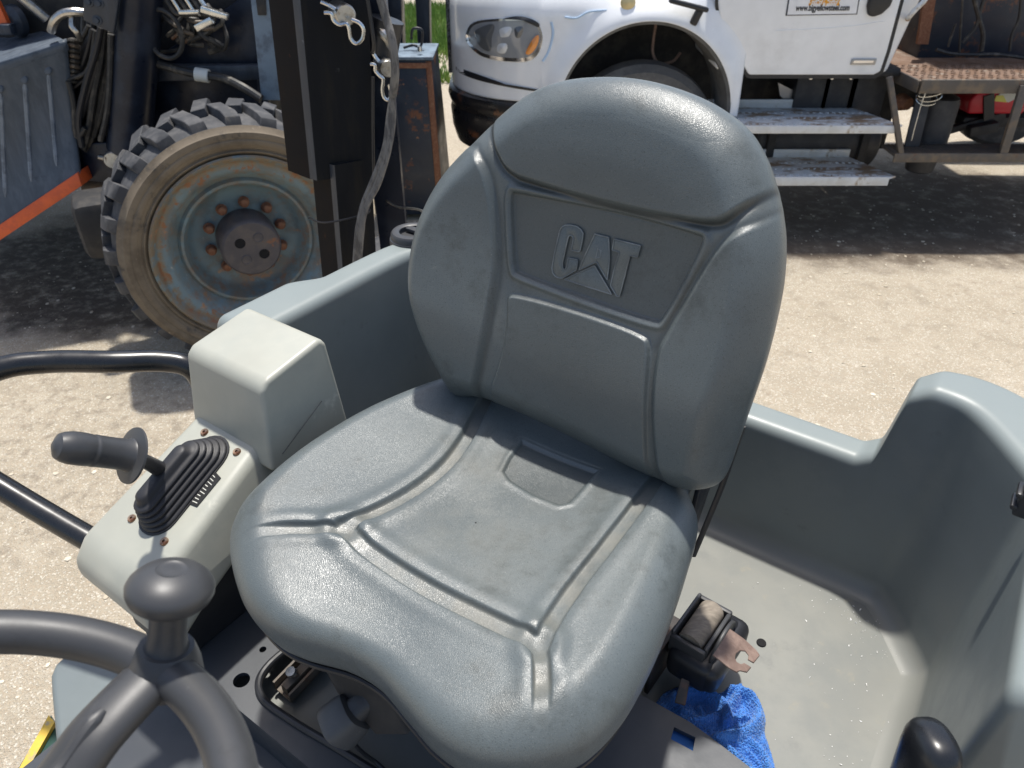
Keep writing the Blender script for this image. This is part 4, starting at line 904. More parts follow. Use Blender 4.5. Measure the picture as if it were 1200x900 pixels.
step((840, 1060, 126, 148, 156), 5.0, 'step_plate', 'upper white step with worn rusty tread')
step((870, 1052, 184, 208, 217), 4.95, 'step_plate', 'lower white step with worn rusty tread')
# battery boxes and tank behind the steps
for (x0, x1) in ((935, 964), (966, 995), (997, 1028)):
    a = py(x0, 92, 5.45); b = py(x1, 150, 5.45); build('battery_box', MB().add(box(((a[0] + b[0]) / 2, 5.6, (a[2] + b[2]) / 2 - .02), (b[0] - a[0], .3, a[2] - b[2] + .1))), battm, truck, bevel=.02)
a = py(912, 98, 5.6); build('pale_bracket', MB().add(prism([py(912, 97, 5.5), py(930, 106, 5.5), py(928, 126, 5.5), py(914, 112, 5.5)], (0, .02, 0))), badgem, truck)
build('fuel_tank', MB().add(lathe([(0, -.45), (.19, -.45), (.21, -.43), (.21, .43), (.19, .45), (0, .45)], (py(960, 175, 5.4)[0], 5.62, py(960, 172, 5.4)[2]), (1, 0, 0), 32)), battm, truck)
for x in (905, 1015): build('tank_strap', MB().add(box((py(x, 170, 5.36)[0], 5.40, py(x, 172, 5.36)[2]), (.06, .05, .42))), darkund, truck, bevel=.01)
for x in (955, 980, 1002): build('bolt', MB().add(lathe([(0, .01), (.012, .008), (.014, 0)], py(x - 5, 91, 5.28), (0, -1, 0), 10)), zinc, truck)
build('chassis', MB().add(box((2.2, 6.0, .78), (5.2, .10, .26))).add(box((2.2, 6.9, .78), (5.2, .10, .26))).add(box((2.05, 5.75, 1.06), (1.1, 1.0, .06))), darkund, truck, bevel=.02)
build('side_shield', MB().add(box((py(950, 120, 5.75)[0], 5.78, .72), (1.3, .02, .66))), darkund, truck)
# rear wheels far along the chassis so that the truck stands
for x in (4.6,):
    for Y in (5.5, 7.2):
        build('rear_wheel', MB().add(lathe([(0, .13), (.3, .13), (.47, .12), (.505, .08), (.51, .0), (.505, -.08), (.47, -.12), (0, -.13)], (x, Y, .505), (0, 1, 0), 40)), tyrem, truck)
build('rear_wheel', MB().add(lathe([(0, .13), (.3, .13), (.47, .12), (.505, .08), (.51, .0), (.505, -.08), (.47, -.12), (0, -.13)], (AX, 7.2, .505), (0, 1, 0), 40)), tyrem, truck)
# work platform with tread plate and angle iron edge
PZ = py(1120, 97, 5.0)[2]
pa = pz(1046, 80, PZ); pb = pz(1079, 95, PZ); pcx = pz(1240, 92, PZ); pd = pz(1240, 55, PZ); pe = pz(1062, 56, PZ)
plt_ = build('platform', MB().add(prism([pa, pb, (3.9, pb[1], PZ), (3.9, pb[1] + 2.5, PZ), (pa[0] + .02, pb[1] + 2.5, PZ)], (0, 0, -.02))), platm, truck)
build('platform_edge', MB().add(box(((pb[0] + 3.9) / 2, pb[1] - .012, PZ - .03), (3.9 - pb[0], .024, .085))).add(prism([pa + UP * .006, pb + UP * .006, pb - UP * .07, pa - UP * .07], (-.02, -.02, 0))), angm, truck, bevel=.004)
kn_ = MB()
for i in range(30):
    for j in range(9):
        cx = pb[0] + .03 + i * .05 + (.025 if j % 2 else 0); cy = pb[1] + .05 + j * .05
        kn_.add(box((cx, cy, PZ + .002), (.03, .008, .006), [[.75, .66 * (1 if (i + j) % 2 else -1), 0], [-.66 * (1 if (i + j) % 2 else -1), .75, 0], [0, 0, 1]]))
build('tread_bar', kn_, platm, plt_)['kind'] = 'stuff'
# dark equipment on the platform
xq = py(1082, 30, 5.75)[0]
build('equipment_body', MB().add(box((xq + .42, 6.2, 1.78), (.80, .9, 1.5))), navyr, truck, bevel=.02)
build('equipment_panel', MB().add(box((xq + 1.5, 6.15, 1.78), (1.2, .9, 1.5))), navy, truck, bevel=.02)
build('rusty_corner', MB().add(prism([py(1075, 52, 5.68), py(1088, 52, 5.68), py(1100, -20, 5.68), py(1086, -20, 5.68)], (0, .03, 0))), nutm, truck)
for pts, r_ in (([(1129, -10), (1126, 30), (1124, 66)], .008), ([(1140, -8), (1147, 20), (1152, 40), (1150, 60)], .016), ([(1155, -8), (1148, 15), (1143, 32), (1128, 50)], .012), ([(1197, -6), (1194, 22), (1186, 40), (1183, 60)], .010), ([(1097, 58), (1115, 63), (1140, 64), (1170, 64), (1200, 68)], .012), ([(1120, 28), (1114, 45), (1111, 55)], .008)):
    build('hose', tube(spl([py(x, y, 5.55) for x, y in pts], 6), r_, 8), hosem, truck)
# posts, lower plank, air canister, wire
def bar(p, q, wx, wy, name, m, parent, bev=.004):
    p, q = np.asarray(p), np.asarray(q); d = q - p; L_ = np.linalg.norm(d); d /= L_; s = np.cross(d, (0, 1, 0)); s /= np.linalg.norm(s); t = np.cross(s, d)
    return build(name, MB().add(box((p + q) / 2, (wx, wy, L_), np.array([s, t, d]))), m, parent, bevel=bev)
LY = 4.97
bar(py(1042, 90, LY + .05), py(1056, 182, LY), .035, .03, 'post', angm, truck)
bar(py(1200, 100, LY + .05), py(1174, 184, LY), .055, .03, 'post', angm, truck)
bar(py(1086, 98, LY + .25), py(1068, 172, LY + .15), .10, .02, 'post', battm, truck)
pz1 = py(1120, 180, LY)[2]
pl = build('lower_plank', MB().add(box(((py(1048, 180, LY)[0] + 3.9) / 2, LY + .10, pz1 - .01), (3.9 - py(1048, 180, LY)[0], .22, .02))).add(box(((py(1048, 180, LY)[0] + 3.9) / 2, LY - .008, pz1 - .025), (3.9 - py(1048, 180, LY)[0], .016, .06))), angm, truck, bevel=.003)
tb = MB(); x0 = py(1050, 180, LY)[0]
for i in range(60): tb.add(box((x0 + .03 + i * .024, LY + .1, pz1 + .002), (.007, .2, .007)))
build('tread_bar', tb, angm, pl)['kind'] = 'stuff'
ac = py(1092, 150, 5.3)
at_ = build('air_canister', MB().add(lathe([(0, -.30), (.085, -.30), (.095, -.29), (.11, -.13), (.125, -.12), (.125, .17), (.115, .21), (.06, .235), (0, .235)], ac, UP, 32)), battm, truck)
build('canister_band', MB().add(lathe([(.1295, -.03), (.132, -.02), (.132, .0), (.1295, .01)], ac - UP * .11, UP, 32, True)), angm, at_)
for k in range(3):
    c_ = py(1086, 116, 5.12); build('wire', tube([c_ + np.array([.07 * math.cos(t + k) + .01 * k, .03 * math.sin(t), .035 * math.sin(t + k * 1.3) + .02 * k]) for t in np.linspace(0, 5.6, 26)], .004, 6), zinc, truck)
build('wire', tube(spl([py(1092, 96, 5.1), py(1082, 115, 5.1), py(1073, 145, 5.1), py(1068, 165, 5.1)], 5), .004, 6), zinc, truck)
build('linkage', MB().add(box(py(1130, 147, 5.55), (.55, .06, .05), [[.95, 0, .3], [0, 1, 0], [-.3, 0, .95]])).add(box(py(1150, 150, 5.5), (.20, .1, .07), [[.97, 0, .2], [0, 1, 0], [-.2, 0, .97]])).add(box(py(1160, 137, 5.7), (.55, .3, .07))).add(box(py(1108, 130, 5.7), (.05, .1, .3), [[.9, 0, .35], [0, 1, 0], [-.35, 0, .9]])), darkund, truck, bevel=.008)
build('red_coupling', MB().add(lathe([(0, 0), (.05, 0), (.06, .03), (.04, .1), (0, .1)], py(1052, 118, 5.4), (.4, -1, 0), 16)), nutm, truck)
# red can in the rack under the platform
cz = py(1160, 126, 5.5)
can = thing('fuel_can', 'red plastic fuel can with black strap and yellow sticker under the rusty platform', 'fuel can', (cz[0], 5.6, cz[2] - .1))
build('can_body', MB().add(prism([py(1134, 134, 5.5), py(1137, 118, 5.5), py(1146, 108, 5.5), py(1196, 108, 5.5), py(1204, 116, 5.5), py(1200, 134, 5.5)], (0, .28, 0))), redm, can, bevel=.02, seg=3)
build('strap', MB().add(box((py(1160, 122, 5.49)[0], 5.49, cz[2] + .005), (.07, .014, .18), [[.94, 0, .34], [0, 1, 0], [-.34, 0, .94]])), blackp, can)
st = [(1165, 118), (1172, 110), (1194, 109), (1190, 116), (1182, 120)]
build('sticker', MB().add(prism([py(x, y, 5.492) for x, y in st], (0, .006, 0))), labelw, can)
build('sticker_edge', MB().add(prism([py(x, y, 5.4895) for x, y in [(1165, 118.5), (1168, 112), (1176, 112), (1180, 120)]], (0, .003, 0))), labely, can)

# ================================================================== DARK MACHINE AT THE LEFT
dm = thing('loader_machine', 'dark navy loader with one big muddy tyre, blue rim and grey bucket with orange edge', 'loader', (-1.6, 3.9, 0))
WC = pz(296, 292, .651); WA = np.array([math.sin(rad(27)), -math.cos(rad(27)), 0]); TR = .635
whl = thing('wheel', None, None, WC, dm)
e1, e2, _ = basis(WA)
prof = [(.425, -.02), (.455, .0), (.468, .018), (.476, .004), (.486, .014), (.492, .013), (.496, .020), (.520, .024), (.524, .017), (.528, .022), (.552, .018), (.557, .010), (.578, -.005), (.588, -.045), (.592, -.10), (.592, -.28), (.57, -.36), (.45, -.37), (.42, -.3)]
ty = MB(); ty.add(lathe([p_ for p_ in prof[:13]], WC, WA, 96, False, (e1, e2, WA), False), 0)
ty.add(lathe([p_ for p_ in prof[12:]] + [(.42, -.05)], WC, WA, 96, False, (e1, e2, WA), False), 1)
NL = 25
for k in range(NL):
    for sgn in (0, 1):
        t0 = 2 * math.pi * (k + .5 * sgn) / NL
        def tpnt(r, dt, h): t = t0 + dt; return WC + r * (math.cos(t) * e1 + math.sin(t) * e2) + h * WA
        # a chunky shoulder block that sweeps to the centre of the tread
        h0, h1, h2 = (-.005, -.06, -.215) if sgn == 0 else (-.365, -.31, -.155)
        dt = .062 + .004 * math.sin(k * 2.7); sk_ = .085 + .01 * math.sin(k * 1.9)
        sec = [(h0, .0, .570, .614), (h1, .02, .585, .628 + .004 * math.sin(k * 3.3)), (h2, sk_, .588, .630)]
        rings = [np.array([tpnt(rb_, a - dt, h), tpnt(rb_, a + dt, h), tpnt(rt_, a + dt * .86, h + (.01 if sgn else -.01) * (h == h0)), tpnt(rt_, a - dt * .86, h + (.01 if sgn else -.01) * (h == h0))]) for h, a, rb_, rt_ in sec]
        ty.add(loft(rings), 1)
build('tyre', ty, [wallm, tyrem], whl, bevel=.006, seg=1, bang=50, ang=35)
RP = [(.425, -.03), (.452, .012), (.444, .020), (.430, .012), (.418, -.012), (.405, -.02), (.385, -.022), (.365, -.03), (.335, -.085), (.318, -.10), (.306, -.085), (.294, -.085), (.284, -.10), (.265, -.15), (.235, -.172), (.15, -.175), (0, -.175), (0, -.16), (.4, -.3)]
rimo = build('rim', MB().add(lathe(RP, WC, WA, 96, False, (e1, e2, WA), False)), rimm, whl, ang=40, attrs=dict(
    mud=np.tile([1.3 if r_ > .40 else .55 if (.28 < r_ < .31) else .45 if .31 < r_ < .38 else .12 for r_, h_ in RP], 96),
    rust=np.tile([1.3 if .38 < r_ < .42 else .6 if .35 < r_ < .4 else .45 if .25 < r_ < .30 else .15 for r_, h_ in RP], 96)))
hub = build('hub', MB().add(lathe([(0, -.035), (.128, -.035), (.138, -.045), (.142, -.06), (.142, -.20), (.0, -.21)], WC + WA * .03, WA, 48)), hubm, whl, ang=40)
nut = None
for k in range(10):
    t = 2 * math.pi * (k + .3) / 10; c = WC + .178 * (math.cos(t) * e1 + math.sin(t) * e2) - WA * .170
    if nut is None: nut = build('lug_nut', MB().add(lathe([(0, .034), (.014, .034), (.021, .028), (.023, .008), (.027, .004), (.027, 0)], c, WA, 12)), nutm, whl)
    else: copyobj(nut, c + WA * .017, whl)
for k in range(4):
    t = math.pi / 4 + k * math.pi / 2 + .15; c = WC + .062 * (math.cos(t) * e1 + math.sin(t) * e2) - WA * .0045
    build('hub_hole', MB().add(lathe([(0, .0008), (.019, .0008), (.022, .0035), (.025, .0)], c, WA, 16)), voidm if k % 2 else hubm, whl)
whl.scale = (1.025, 1.025, 1.025)
# bucket with pressed ribs and orange edge
BY = 4.0
def bp_(x, y, dY=0.): return py(x, y, BY + dY)
def bucket():
    cols = []; n = 24
    for i in range(31):
        u = i / 30; xt = -90 + u * (78 + 90); yt = 100 + u * (47 - 100); xb = -90 + u * (95 + 90); yb = 330 + u * (207 - 330); c = []
        Yt = BY - .25 * (1 - u)
        for j in range(n):
            v_ = j / (n - 1); p = py(xt + (xb - xt) * v_ - 10 * math.sin(v_ * math.pi) * 0, yt + (yb - yt) * v_, Yt + .07 * math.sin(v_ * math.pi) - .05 * v_)
            c.append(p)
        cols.append(c)
    v = np.array(cols); return v.reshape(-1, 3), quads(v.shape[0], v.shape[1]), v
bv, bf, bvv = bucket()
bk = fast('bucket', bv, bf, bucketm, dm, ang=60); md = bk.modifiers.new('thickness', 'SOLIDIFY'); md.thickness = .03; md.offset = 0
tl = [bp_(-90, 100, -.25), bp_(78, 47), bp_(60, 38, .28), bp_(34, 33, .5), bp_(-90, 40, .35)]
build('bucket_top', MB().add(prism(tl, -UP * .05)), bucketm, bk, bevel=.01)
build('bucket_side', MB().add(prism([bp_(78, 47, .0), bp_(76, 120, .05), bp_(88, 170, .03), bp_(95, 205, -.05), bp_(98, 205, .5), bp_(80, 60, .5)], (-.03, 0, 0))), bucketm, bk, bevel=.005)
for u in (.54, .705, .868, .94 - .30 + .0 - .26):
    i = u * 30; i0 = int(i); t = i - i0; c = bvv[i0] * (1 - t) + bvv[i0 + 1] * t; p = c[4:-4] + np.array([0, -.014, 0])
    build('rib', tube(p, [.004] + [.012] * (len(p) - 2) + [.004], 8), ribm, bk)
    build('rib_boss', MB().add(lathe([(0, .01), (.02, .006), (.024, 0)], p[0] + np.array([.0, -.004, .01]), (0, -1, .2), 14)), bucketm, bk)
ce = np.array([c[-1] for c in bvv]); build('cutting_edge', MB().add(hull8([ce[0] + (0, -.02, .025), ce[-1] + (0, -.02, .03), ce[-1] + (.0, .1, .03), ce[0] + (0, .1, .025)], [ce[0] + (0, -.03, -.045), ce[-1] + (.005, -.03, -.04), ce[-1] + (.005, .1, -.04), ce[0] + (0, .1, -.045)])), orangem, bk, bevel=.003)
# chassis plates, posts, cylinder
def pxprism(pl_, Y, dY, name, m, parent=dm, bev=.008): return build(name, MB().add(prism([py(x, y, Y) for x, y in pl_], (0, dY, 0))), m, parent, bevel=bev)
pxprism([(128, -60), (190, -60), (190, 0), (186, 60), (176, 172), (160, 172), (128, 166), (136, 60), (140, 0)], 4.12, .03, 'post_face', navy)
build('lift_cylinder', tube([py(166, -80, 4.08), py(163, 0, 4.08), py(156, 100, 4.08), py(150, 176, 4.08)], .107, 28), navy, dm)
bp2 = pxprism([(97, -60), (140, -60), (139, 0), (133, 40), (97, 24)], 3.94, .03, 'bolt_plate', navyd)
for x, y in ((104, 2), (116, 4), (114, 24)): build('plate_bolt', MB().add(lathe([(0, .012), (.012, .012), (.014, .004), (.024, .003), (.024, 0)], py(x, y, 3.94), (0, -1, .1), 12)), navyd, bp2)
pxprism([(182, 78), (186, 66), (290, -8), (310, -20), (304, 70), (300, 78), (305, 130), (180, 130)], 4.25, .05, 'side_panel', navy)
pxprism([(170, 77), (305, 77), (305, 94), (170, 96)], 4.15, .06, 'frame_rail', navyd)
pxprism([(170, 96), (310, 94), (325, 200), (170, 240)], 4.35, .06, 'lower_panel', navy)
pxprism([(291, -20), (314, -20), (318, 20), (330, 118), (306, 118), (298, 40)], 4.0, .08, 'pale_strut', palem)
pxprism([(299, -4), (311, -4), (312, 18), (302, 18)], 3.985, .01, 'strut_slot', darkund, bev=.003)
build('engine_shade_block', MB().add(box((-2.75, 5.3, 1.75), (3.1, 1.9, 1.3))).add(box((-2.9, 5.45, .95), (2.6, 1.7, .7))), darkund, dm, bevel=.03)  # loader body with bulk added to shade the ground below
build('axle_beam', MB().add(box((WC + np.array([-.25, .5, .05])), (1.5, .28, .30), [[.89, .45, 0], [-.45, .89, 0], [0, 0, 1]])), darkund, dm, bevel=.05)
pxprism([(84, 170), (105, 168), (150, 166), (150, 195), (128, 215), (100, 212)], 4.05, .15, 'axle_bracket', navy)
build('pivot_pin', MB().add(lathe([(0, .05), (.040, .05), (.046, .042), (.046, 0)], py(134, 186, 4.02), (.2, -1, .1), 24)), steelm, dm)
build('grease_stub', tube([py(117, 184, 4.0), py(127, 186, 3.98)], [.016, .020], 10), steelm, dm)
build('low_beam', tube([py(96, 218, 4.2), py(128, 220, 4.25)], .05, 16), angm, dm)
build('hydraulic_tank', MB().add(lathe([(0, -.3), (.11, -.3), (.13, -.27), (.13, .27), (.11, .3), (0, .3)], py(38, 22, 4.5), (1, .15, -.25), 28)), angm, dm)
build('tank_cap', MB().add(lathe([(0, .06), (.05, .055), (.075, .03), (.08, 0)], py(21, 24, 4.3), (-.5, -1, 0), 20)), navyd, dm)
build('mirror_arm', tube([py(20, -8, 4.2), py(55, 22, 4.25)], .028, 14), steelm, dm)
build('orange_stripe', MB().add(prism([py(-6, -4, 4.2), py(1, 10, 4.2), py(9, 28, 4.2), py(4, 30, 4.2), py(-8, 30, 4.2)], (0, .03, 0))), orangem, dm)
build('stripe_bracket', MB().add(box(py(8, 34, 4.15), (.07, .06, .05))), navyd, dm, bevel=.008)
# hoses: a thick bundle and thin bright pipes
hs = [([(118, 32), (112, 60), (100, 100), (92, 140), (96, 172)], .016), ([(122, 32), (118, 70), (110, 110), (104, 150), (98, 175)], .018), ([(126, 36), (124, 80), (118, 120), (108, 160), (100, 176)], .017), ([(108, 34), (100, 66), (88, 96), (80, 120)], .014), ([(130, 40), (129, 90), (126, 130), (118, 165)], .016), ([(112, 36), (104, 80), (84, 92), (74, 94)], .011), ([(120, 60), (110, 84), (90, 100), (76, 112)], .010), ([(104, 30), (92, 52), (82, 62), (76, 60)], .012), ([(100, 150), (90, 160), (86, 120), (80, 95)], .014), ([(115, 70), (100, 120), (88, 150), (84, 165)], .02), ([(128, 70), (122, 120), (110, 160)], .013), ([(131, 100), (129, 125), (135, 140), (140, 166)], .012)]
for k, (pts, r_) in enumerate(hs): build('hydraulic_hose', tube(spl([py(x, y, 4.0 + .03 * (k % 4)) for x, y in pts], 6), r_, 9), hosem if k % 3 else rubber, dm)
hr_ = random.Random(5)
for k in range(16):
    x0 = hr_.uniform(98, 136); x1 = x0 - hr_.uniform(2, 26); x2 = hr_.uniform(84, 118)
    build('hydraulic_hose', tube(spl([py(x0, hr_.uniform(10, 40), 4.16), py((x0 + x1) / 2 + hr_.uniform(-4, 8), 75, 4.12), py(x1, hr_.uniform(100, 125), 4.14), py(x2, hr_.uniform(150, 185), 4.18)], 6), hr_.uniform(.010, .018), 8), rubber if k % 2 else hosem, dm)
for k in range(12):
    x0 = hr_.uniform(182, 262); y0 = hr_.uniform(-8, 30)
    build('hydraulic_hose', tube(spl([py(x0, y0, 4.14), py(x0 + hr_.uniform(-20, 20), y0 + 16, 4.1), py(x0 + hr_.uniform(-26, 26), y0 + 30, 4.12), py(x0 + hr_.uniform(-30, 10), y0 + hr_.uniform(20, 44), 4.16)], 6), hr_.uniform(.008, .015), 8), hosem, dm)
for k in range(9):
    y0 = 50 + 6 * k; build('coil_hose', tube(spl([py(76, y0, 4.1), py(84, y0 - 3, 4.04), py(92, y0 - 1, 4.07)], 4), .012, 8), angm if k % 2 else hosem, dm)
build('silver_hose', tube(spl([py(60, 36, 4.0), py(64, 24, 3.96), py(74, 16, 3.96), py(86, 14, 3.96), py(98, 15, 3.98)], 6), .02, 10), steelm, dm)
build('silver_hose', tube(spl([py(84, 18, 3.98), py(84, 30, 3.96), py(90, 38, 3.96), py(94, 46, 4.0)], 6), .014, 10), steelm, dm)
for k in range(6): build('steel_pipe', tube(spl([py(188 + 8 * k, -12, 4.05), py(199 + 8 * k, 6, 4.05), py(208 + 7 * k, 16 - k, 4.05), py(232 + 3 * k, 17 - 1.2 * k, 4.05)], 5), .011, 8), zinc if k % 2 else hosem, dm)
for k in range(9):
    x0, y0 = 190 + 6 * k, 18 + 5 * (k % 4); build('hydraulic_hose', tube(spl([py(x0, y0, 4.1), py(x0 + 10, y0 + 8 - k, 4.08), py(x0 + 18, y0 + 14 - 2 * k, 4.1), py(x0 + 6, y0 + 24 - 2 * k, 4.12)], 5), .010, 8), angm if k % 2 else hosem, dm)
build('hydraulic_hose', tube([py(192, 40, 4.05) + .09 * np.array([math.cos(t), 0, math.sin(t) * 1.25]) for t in np.linspace(0, 6.28, 30)], .012, 8), hosem, dm)
build('hydraulic_hose', tube(spl([py(182, 74, 4.1), py(210, 82, 4.08), py(236, 88, 4.06), py(262, 92, 4.05), (py(284, 102, 4.0)), py(306, 116, 3.98)], 6), .022, 10), hosem, dm)
build('hose_clamp', MB().add(lathe([(.025, -.035), (.034, -.033), (.034, .033), (.025, .035)], py(237, 88, 4.06), (1, 0, -.15), 20, True)), labelw, dm)
build('fitting', MB().add(box(py(252, 15, 4.0), (.13, .04, .03), [[.95, 0, -.3], [0, 1, 0], [.3, 0, .95]])).add(box(py(240, 28, 4.0), (.10, .04, .035), [[.9, 0, .4], [0, 1, 0], [-.4, 0, .9]])).add(box(py(222, 14, 4.0), (.10, .03, .02))), zinc, dm, bevel=.006)

# ================================================================== SQUARE STEEL LEG WITH PINS
LGY = 2.35
leg = thing('outrigger_leg', 'black square steel outrigger leg with two pins and hairpin clips before the muddy tyre', 'outrigger leg', (-.72, 2.5, 0))
def legbox(lx, cx, rx, ytop, ybl, ybc, ybr, z0, z1, name):
    """sleeve with its corner edge towards the camera: left face and front face"""
    a = py(lx, 150, LGY + .10); b = py(cx, 150, LGY); c = py(rx, 150, LGY + .07)
    a2, b2, c2 = a[:2], b[:2], c[:2]; d2 = a2 + c2 - b2
    ch = (b2 - a2) * .16; ch2 = (c2 - b2) * .05
    pl_ = [a2, b2 - ch, b2 + ch2 * .8, c2, d2]
    v = [np.array([p[0] + (z0 - 1.45) * .06, p[1], z0]) for p in pl_]; t = [np.array([p[0] + (z1 - 1.45) * .06, p[1], z1]) for p in pl_]; n = 5; mb = MB()
    mb.v.append(np.array(v + t)); mb.n = 10
    for i in range(n): mb.f.append((i, (i + 1) % n, n + (i + 1) % n, n + i)); mb.mi.append([1, 2, 0, 1, 1][i])  # bluer corner strip is a highlight painted into the colour
    mb.f += [tuple(range(n))[::-1], tuple(range(n, 2 * n))]; mb.mi += [0, 0]
    return build(name, mb, [charbox, charbrown, navyd], leg, ang=20)
zsl = py(400, 212, LGY)[2]
legbox(331, 361, 437, 0, 0, 0, 0, zsl, 2.6, 'outer_sleeve')
legbox(360, 385, 432, 0, 0, 0, 0, .03, zsl + .05, 'inner_tube')
build('foot_pad', MB().add(box((py(400, 150, LGY + .1)[0] , LGY + .12, .02), (.4, .4, .04))), navy, leg, bevel=.008)
def pin(px, py_, Y, r, name, dirv):
    c = py(px, py_, Y); o = build(name, MB().add(lathe([(0, .034), (.004, .034), (.005, .0355), (r * .86, .0355), (r, .028), (r, -.07), (0, -.07)], c, dirv, 28)), steelm, leg)
    return o
p1 = pin(402, 16, LGY - .02, .030, 'lock_pin', (.45, -1, .0)); p2 = pin(452, 78, LGY + .08, .026, 'lock_pin', (.35, -1, .0))
def clip_(pts, Y, parent, r=.0055): return build('hairpin_clip', tube(spl([py(x, y, Y) for x, y in pts], 6), r, 8), zinc, parent)
clip_([(376, 2), (385, 6), (393, 11)], LGY - .06, p1)
clip_([(380, 15), (388, 16), (391, 24), (398, 29), (406, 28), (409, 34), (411, 45), (417, 51), (424, 46), (426, 35), (421, 27), (412, 23)], LGY - .07, p1)
clip_([(436, 60), (440, 67), (444, 72)], LGY + .04, p2)
clip_([(434, 75), (439, 76), (440, 83), (445, 89), (449, 93), (448, 105), (450, 114), (455, 117), (458, 110), (456, 99)], LGY + .03, p2)
build('collar', MB().add(lathe([(0, .0), (.05, 0), (.05, .10), (0, .1)], py(447, 62, LGY + .14), (.3, 0, 1), 24)), blackp, leg)
build('clamp_plate', MB().add(box(py(444, 100, LGY + .2), (.10, .04, 1.2))), navy, leg)
build('loop_guard', tube(spl([py(440, 30, LGY + .15), py(448, 38, LGY + .1), py(456, 48, LGY + .1), py(455, 58, LGY + .12)], 6), .016, 10), steelm, leg)
build('loose_wire', tube(spl([py(362, 255, LGY - .03), py(378, 261, LGY - .04), py(405, 257, LGY - .03), py(430, 250, LGY - .0), py(433, 245, LGY + .02)], 6), .0035, 6), blackp, leg)
build('loose_wire', tube(spl([py(430, -6, LGY - .02), py(434, 20, LGY - .02), py(438, 50, LGY - .02), py(437, 62, LGY)], 6), .006, 8), blackp, leg)
build('loose_wire', tube(spl([py(437, 90, LGY + .03), py(437, 150, LGY + .03), py(438, 225, LGY + .03)], 6), .005, 8), blackp, leg)
cb = MB()
cb.add(tube(spl([py(444, -8, LGY), py(452, 20, LGY), py(460, 50, LGY - .02), py(463, 85, LGY - .02), py(460, 112, LGY)], 8), .0125, 12))
for k, dx in enumerate((-2, 1.5, 4)): cb.add(tube(spl([py(460, 108, LGY), py(457 + dx, 140, LGY), py(452 + dx, 175, LGY - .01), py(438 + dx * 1.5, 215, LGY - .02), py(427 + dx, 240, LGY - .03), py(421 + dx * .8, 268, LGY - .04), py(417 + dx * .8, 320, LGY - .03)], 6), [.008] * 30 + [.0095] * 7, 8))
tag(build('frayed_cable', cb, ropem), 'grey frayed cable sleeve hanging down beside the square steel leg', 'cable')
tag(build('ground_wire', tube(spl([py(440, 215, 2.6), py(450, 232, 2.55), py(465, 242, 2.45), py(480, 244, 2.3), py(492, 246, 2.1), py(502, 254, 1.95)], 6), .004, 6), steelm), 'thin loose wire running from the cable to the round cap', 'wire')

# tyre and dark lump low behind the leg
sm = thing('small_wheel', 'small black wheel half hidden behind the square steel leg', 'wheel', (*py(452, 268, 3.0)[:2], 0))
cpt = py(445, 262, 3.3); cpt[2] = .30
cw = np.array([py(447, 250, 3.6)[0], 3.6, .30])
build('tyre', MB().add(lathe([(.14, .08), (.24, .09), (.29, .07), (.30, .03), (.30, -.03), (.29, -.07), (.24, -.09), (.14, -.08)], cw, (.9, -.4, 0), 40, True)), tyrem, sm)
build('wheel_disc', MB().add(lathe([(0, .03), (.14, .05), (.14, -.05), (0, -.03)], cw, (.9, -.4, 0), 30)), angm, sm)

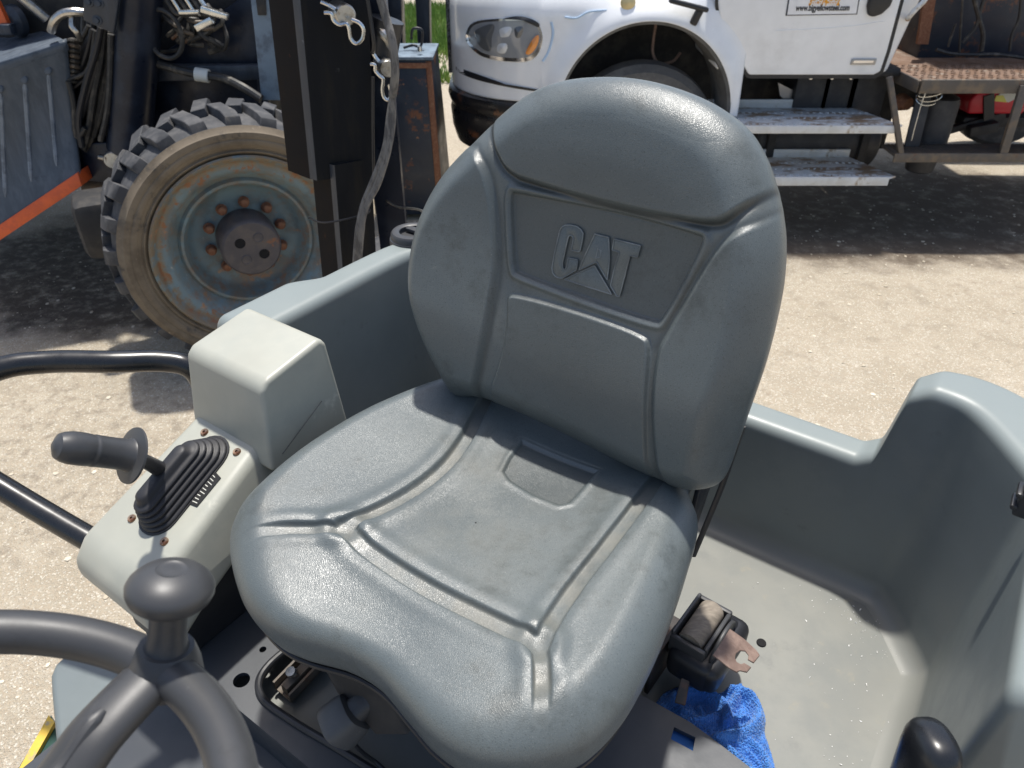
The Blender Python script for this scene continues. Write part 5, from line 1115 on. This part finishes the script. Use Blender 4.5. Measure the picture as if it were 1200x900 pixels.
# ================================================================== RUSTY BOX, POSTS BEYOND
RY = 5.35
zt = py(475, 70, RY)[2]
rbx = thing('steel_box', 'tall dark blue steel box with rust along its edges between leg and truck', 'steel box', (py(475, 120, RY)[0], RY + .2, 0))
xl, xr = py(425, 120, RY)[0], py(505, 120, RY)[0]; xr2 = py(516, 120, RY)[0]
build('box_body', MB().add(hull8([(xl, RY, zt), (xr, RY, zt), (xr + .03, RY + .42, zt), (xl, RY + .42, zt)], [(xl, RY, .02), (xr + .03, RY, .02), (xr + .08, RY + .45, .02), (xl, RY + .45, .02)])), navyr, rbx, bevel=.012)
build('top_plate', MB().add(box(((xl + xr) / 2 + .01, RY + .21, zt + .012), (xr - xl + .05, .47, .02))), palem, rbx, bevel=.004)
build('corner_strip', MB().add(hull8([(xr - .02, RY - .006, zt - .01), (xr + .012, RY - .006, zt - .01), (xr + .02, RY + .01, zt - .01), (xr - .02, RY + .01, zt - .01)], [(xr - .0, RY - .006, .03), (xr + .042, RY - .006, .03), (xr + .05, RY + .01, .03), (xr, RY + .01, .03)])), nutm, rbx, bevel=.003)
build('top_rim', MB().add(box(((xl + xr) / 2, RY - .008, zt - .035), (xr - xl, .012, .035))), nutm, rbx, bevel=.003)
build('lift_loop', tube(spl([py(473, 56, RY + .2), py(484, 53, RY + .2), py(493, 54, RY + .2), py(495, 36, RY + .2), py(484, 34, RY + .2), py(482, 46, RY + .2)], 6), .009, 8), blackp, rbx)
build('stud', MB().add(lathe([(0, .03), (.015, .03), (.018, 0)], py(492, 60, RY + .05), UP, 10)), zinc, rbx)
PY2 = 6.2
tag(build('steel_post', MB().add(hull8([py(483, -60, PY2), py(502, -60, PY2), py(502, -60, PY2) + (0, .15, 0), py(483, -60, PY2) + (0, .15, 0)], [np.array([*py(486, 30, PY2)[:2], 0]), np.array([*py(496, 30, PY2)[:2], 0]), np.array([*py(496, 30, PY2)[:2], 0]) + (0, .15, 0), np.array([*py(486, 30, PY2)[:2], 0]) + (0, .15, 0)])), navyd, bevel=.01), 'dark steel post behind the rusty blue box, nearer the white truck', 'post')
tag(build('steel_post', MB().add(hull8([py(440, -60, PY2), py(468, -60, PY2), py(468, -60, PY2) + (0, .2, 0), py(440, -60, PY2) + (0, .2, 0)], [np.array([*py(446, 30, PY2)[:2], 0]), np.array([*py(463, 30, PY2)[:2], 0]), np.array([*py(463, 30, PY2)[:2], 0]) + (0, .2, 0), np.array([*py(446, 30, PY2)[:2], 0]) + (0, .2, 0)])), navy, bevel=.01), 'broad black steel post behind the grey frayed cable', 'post')
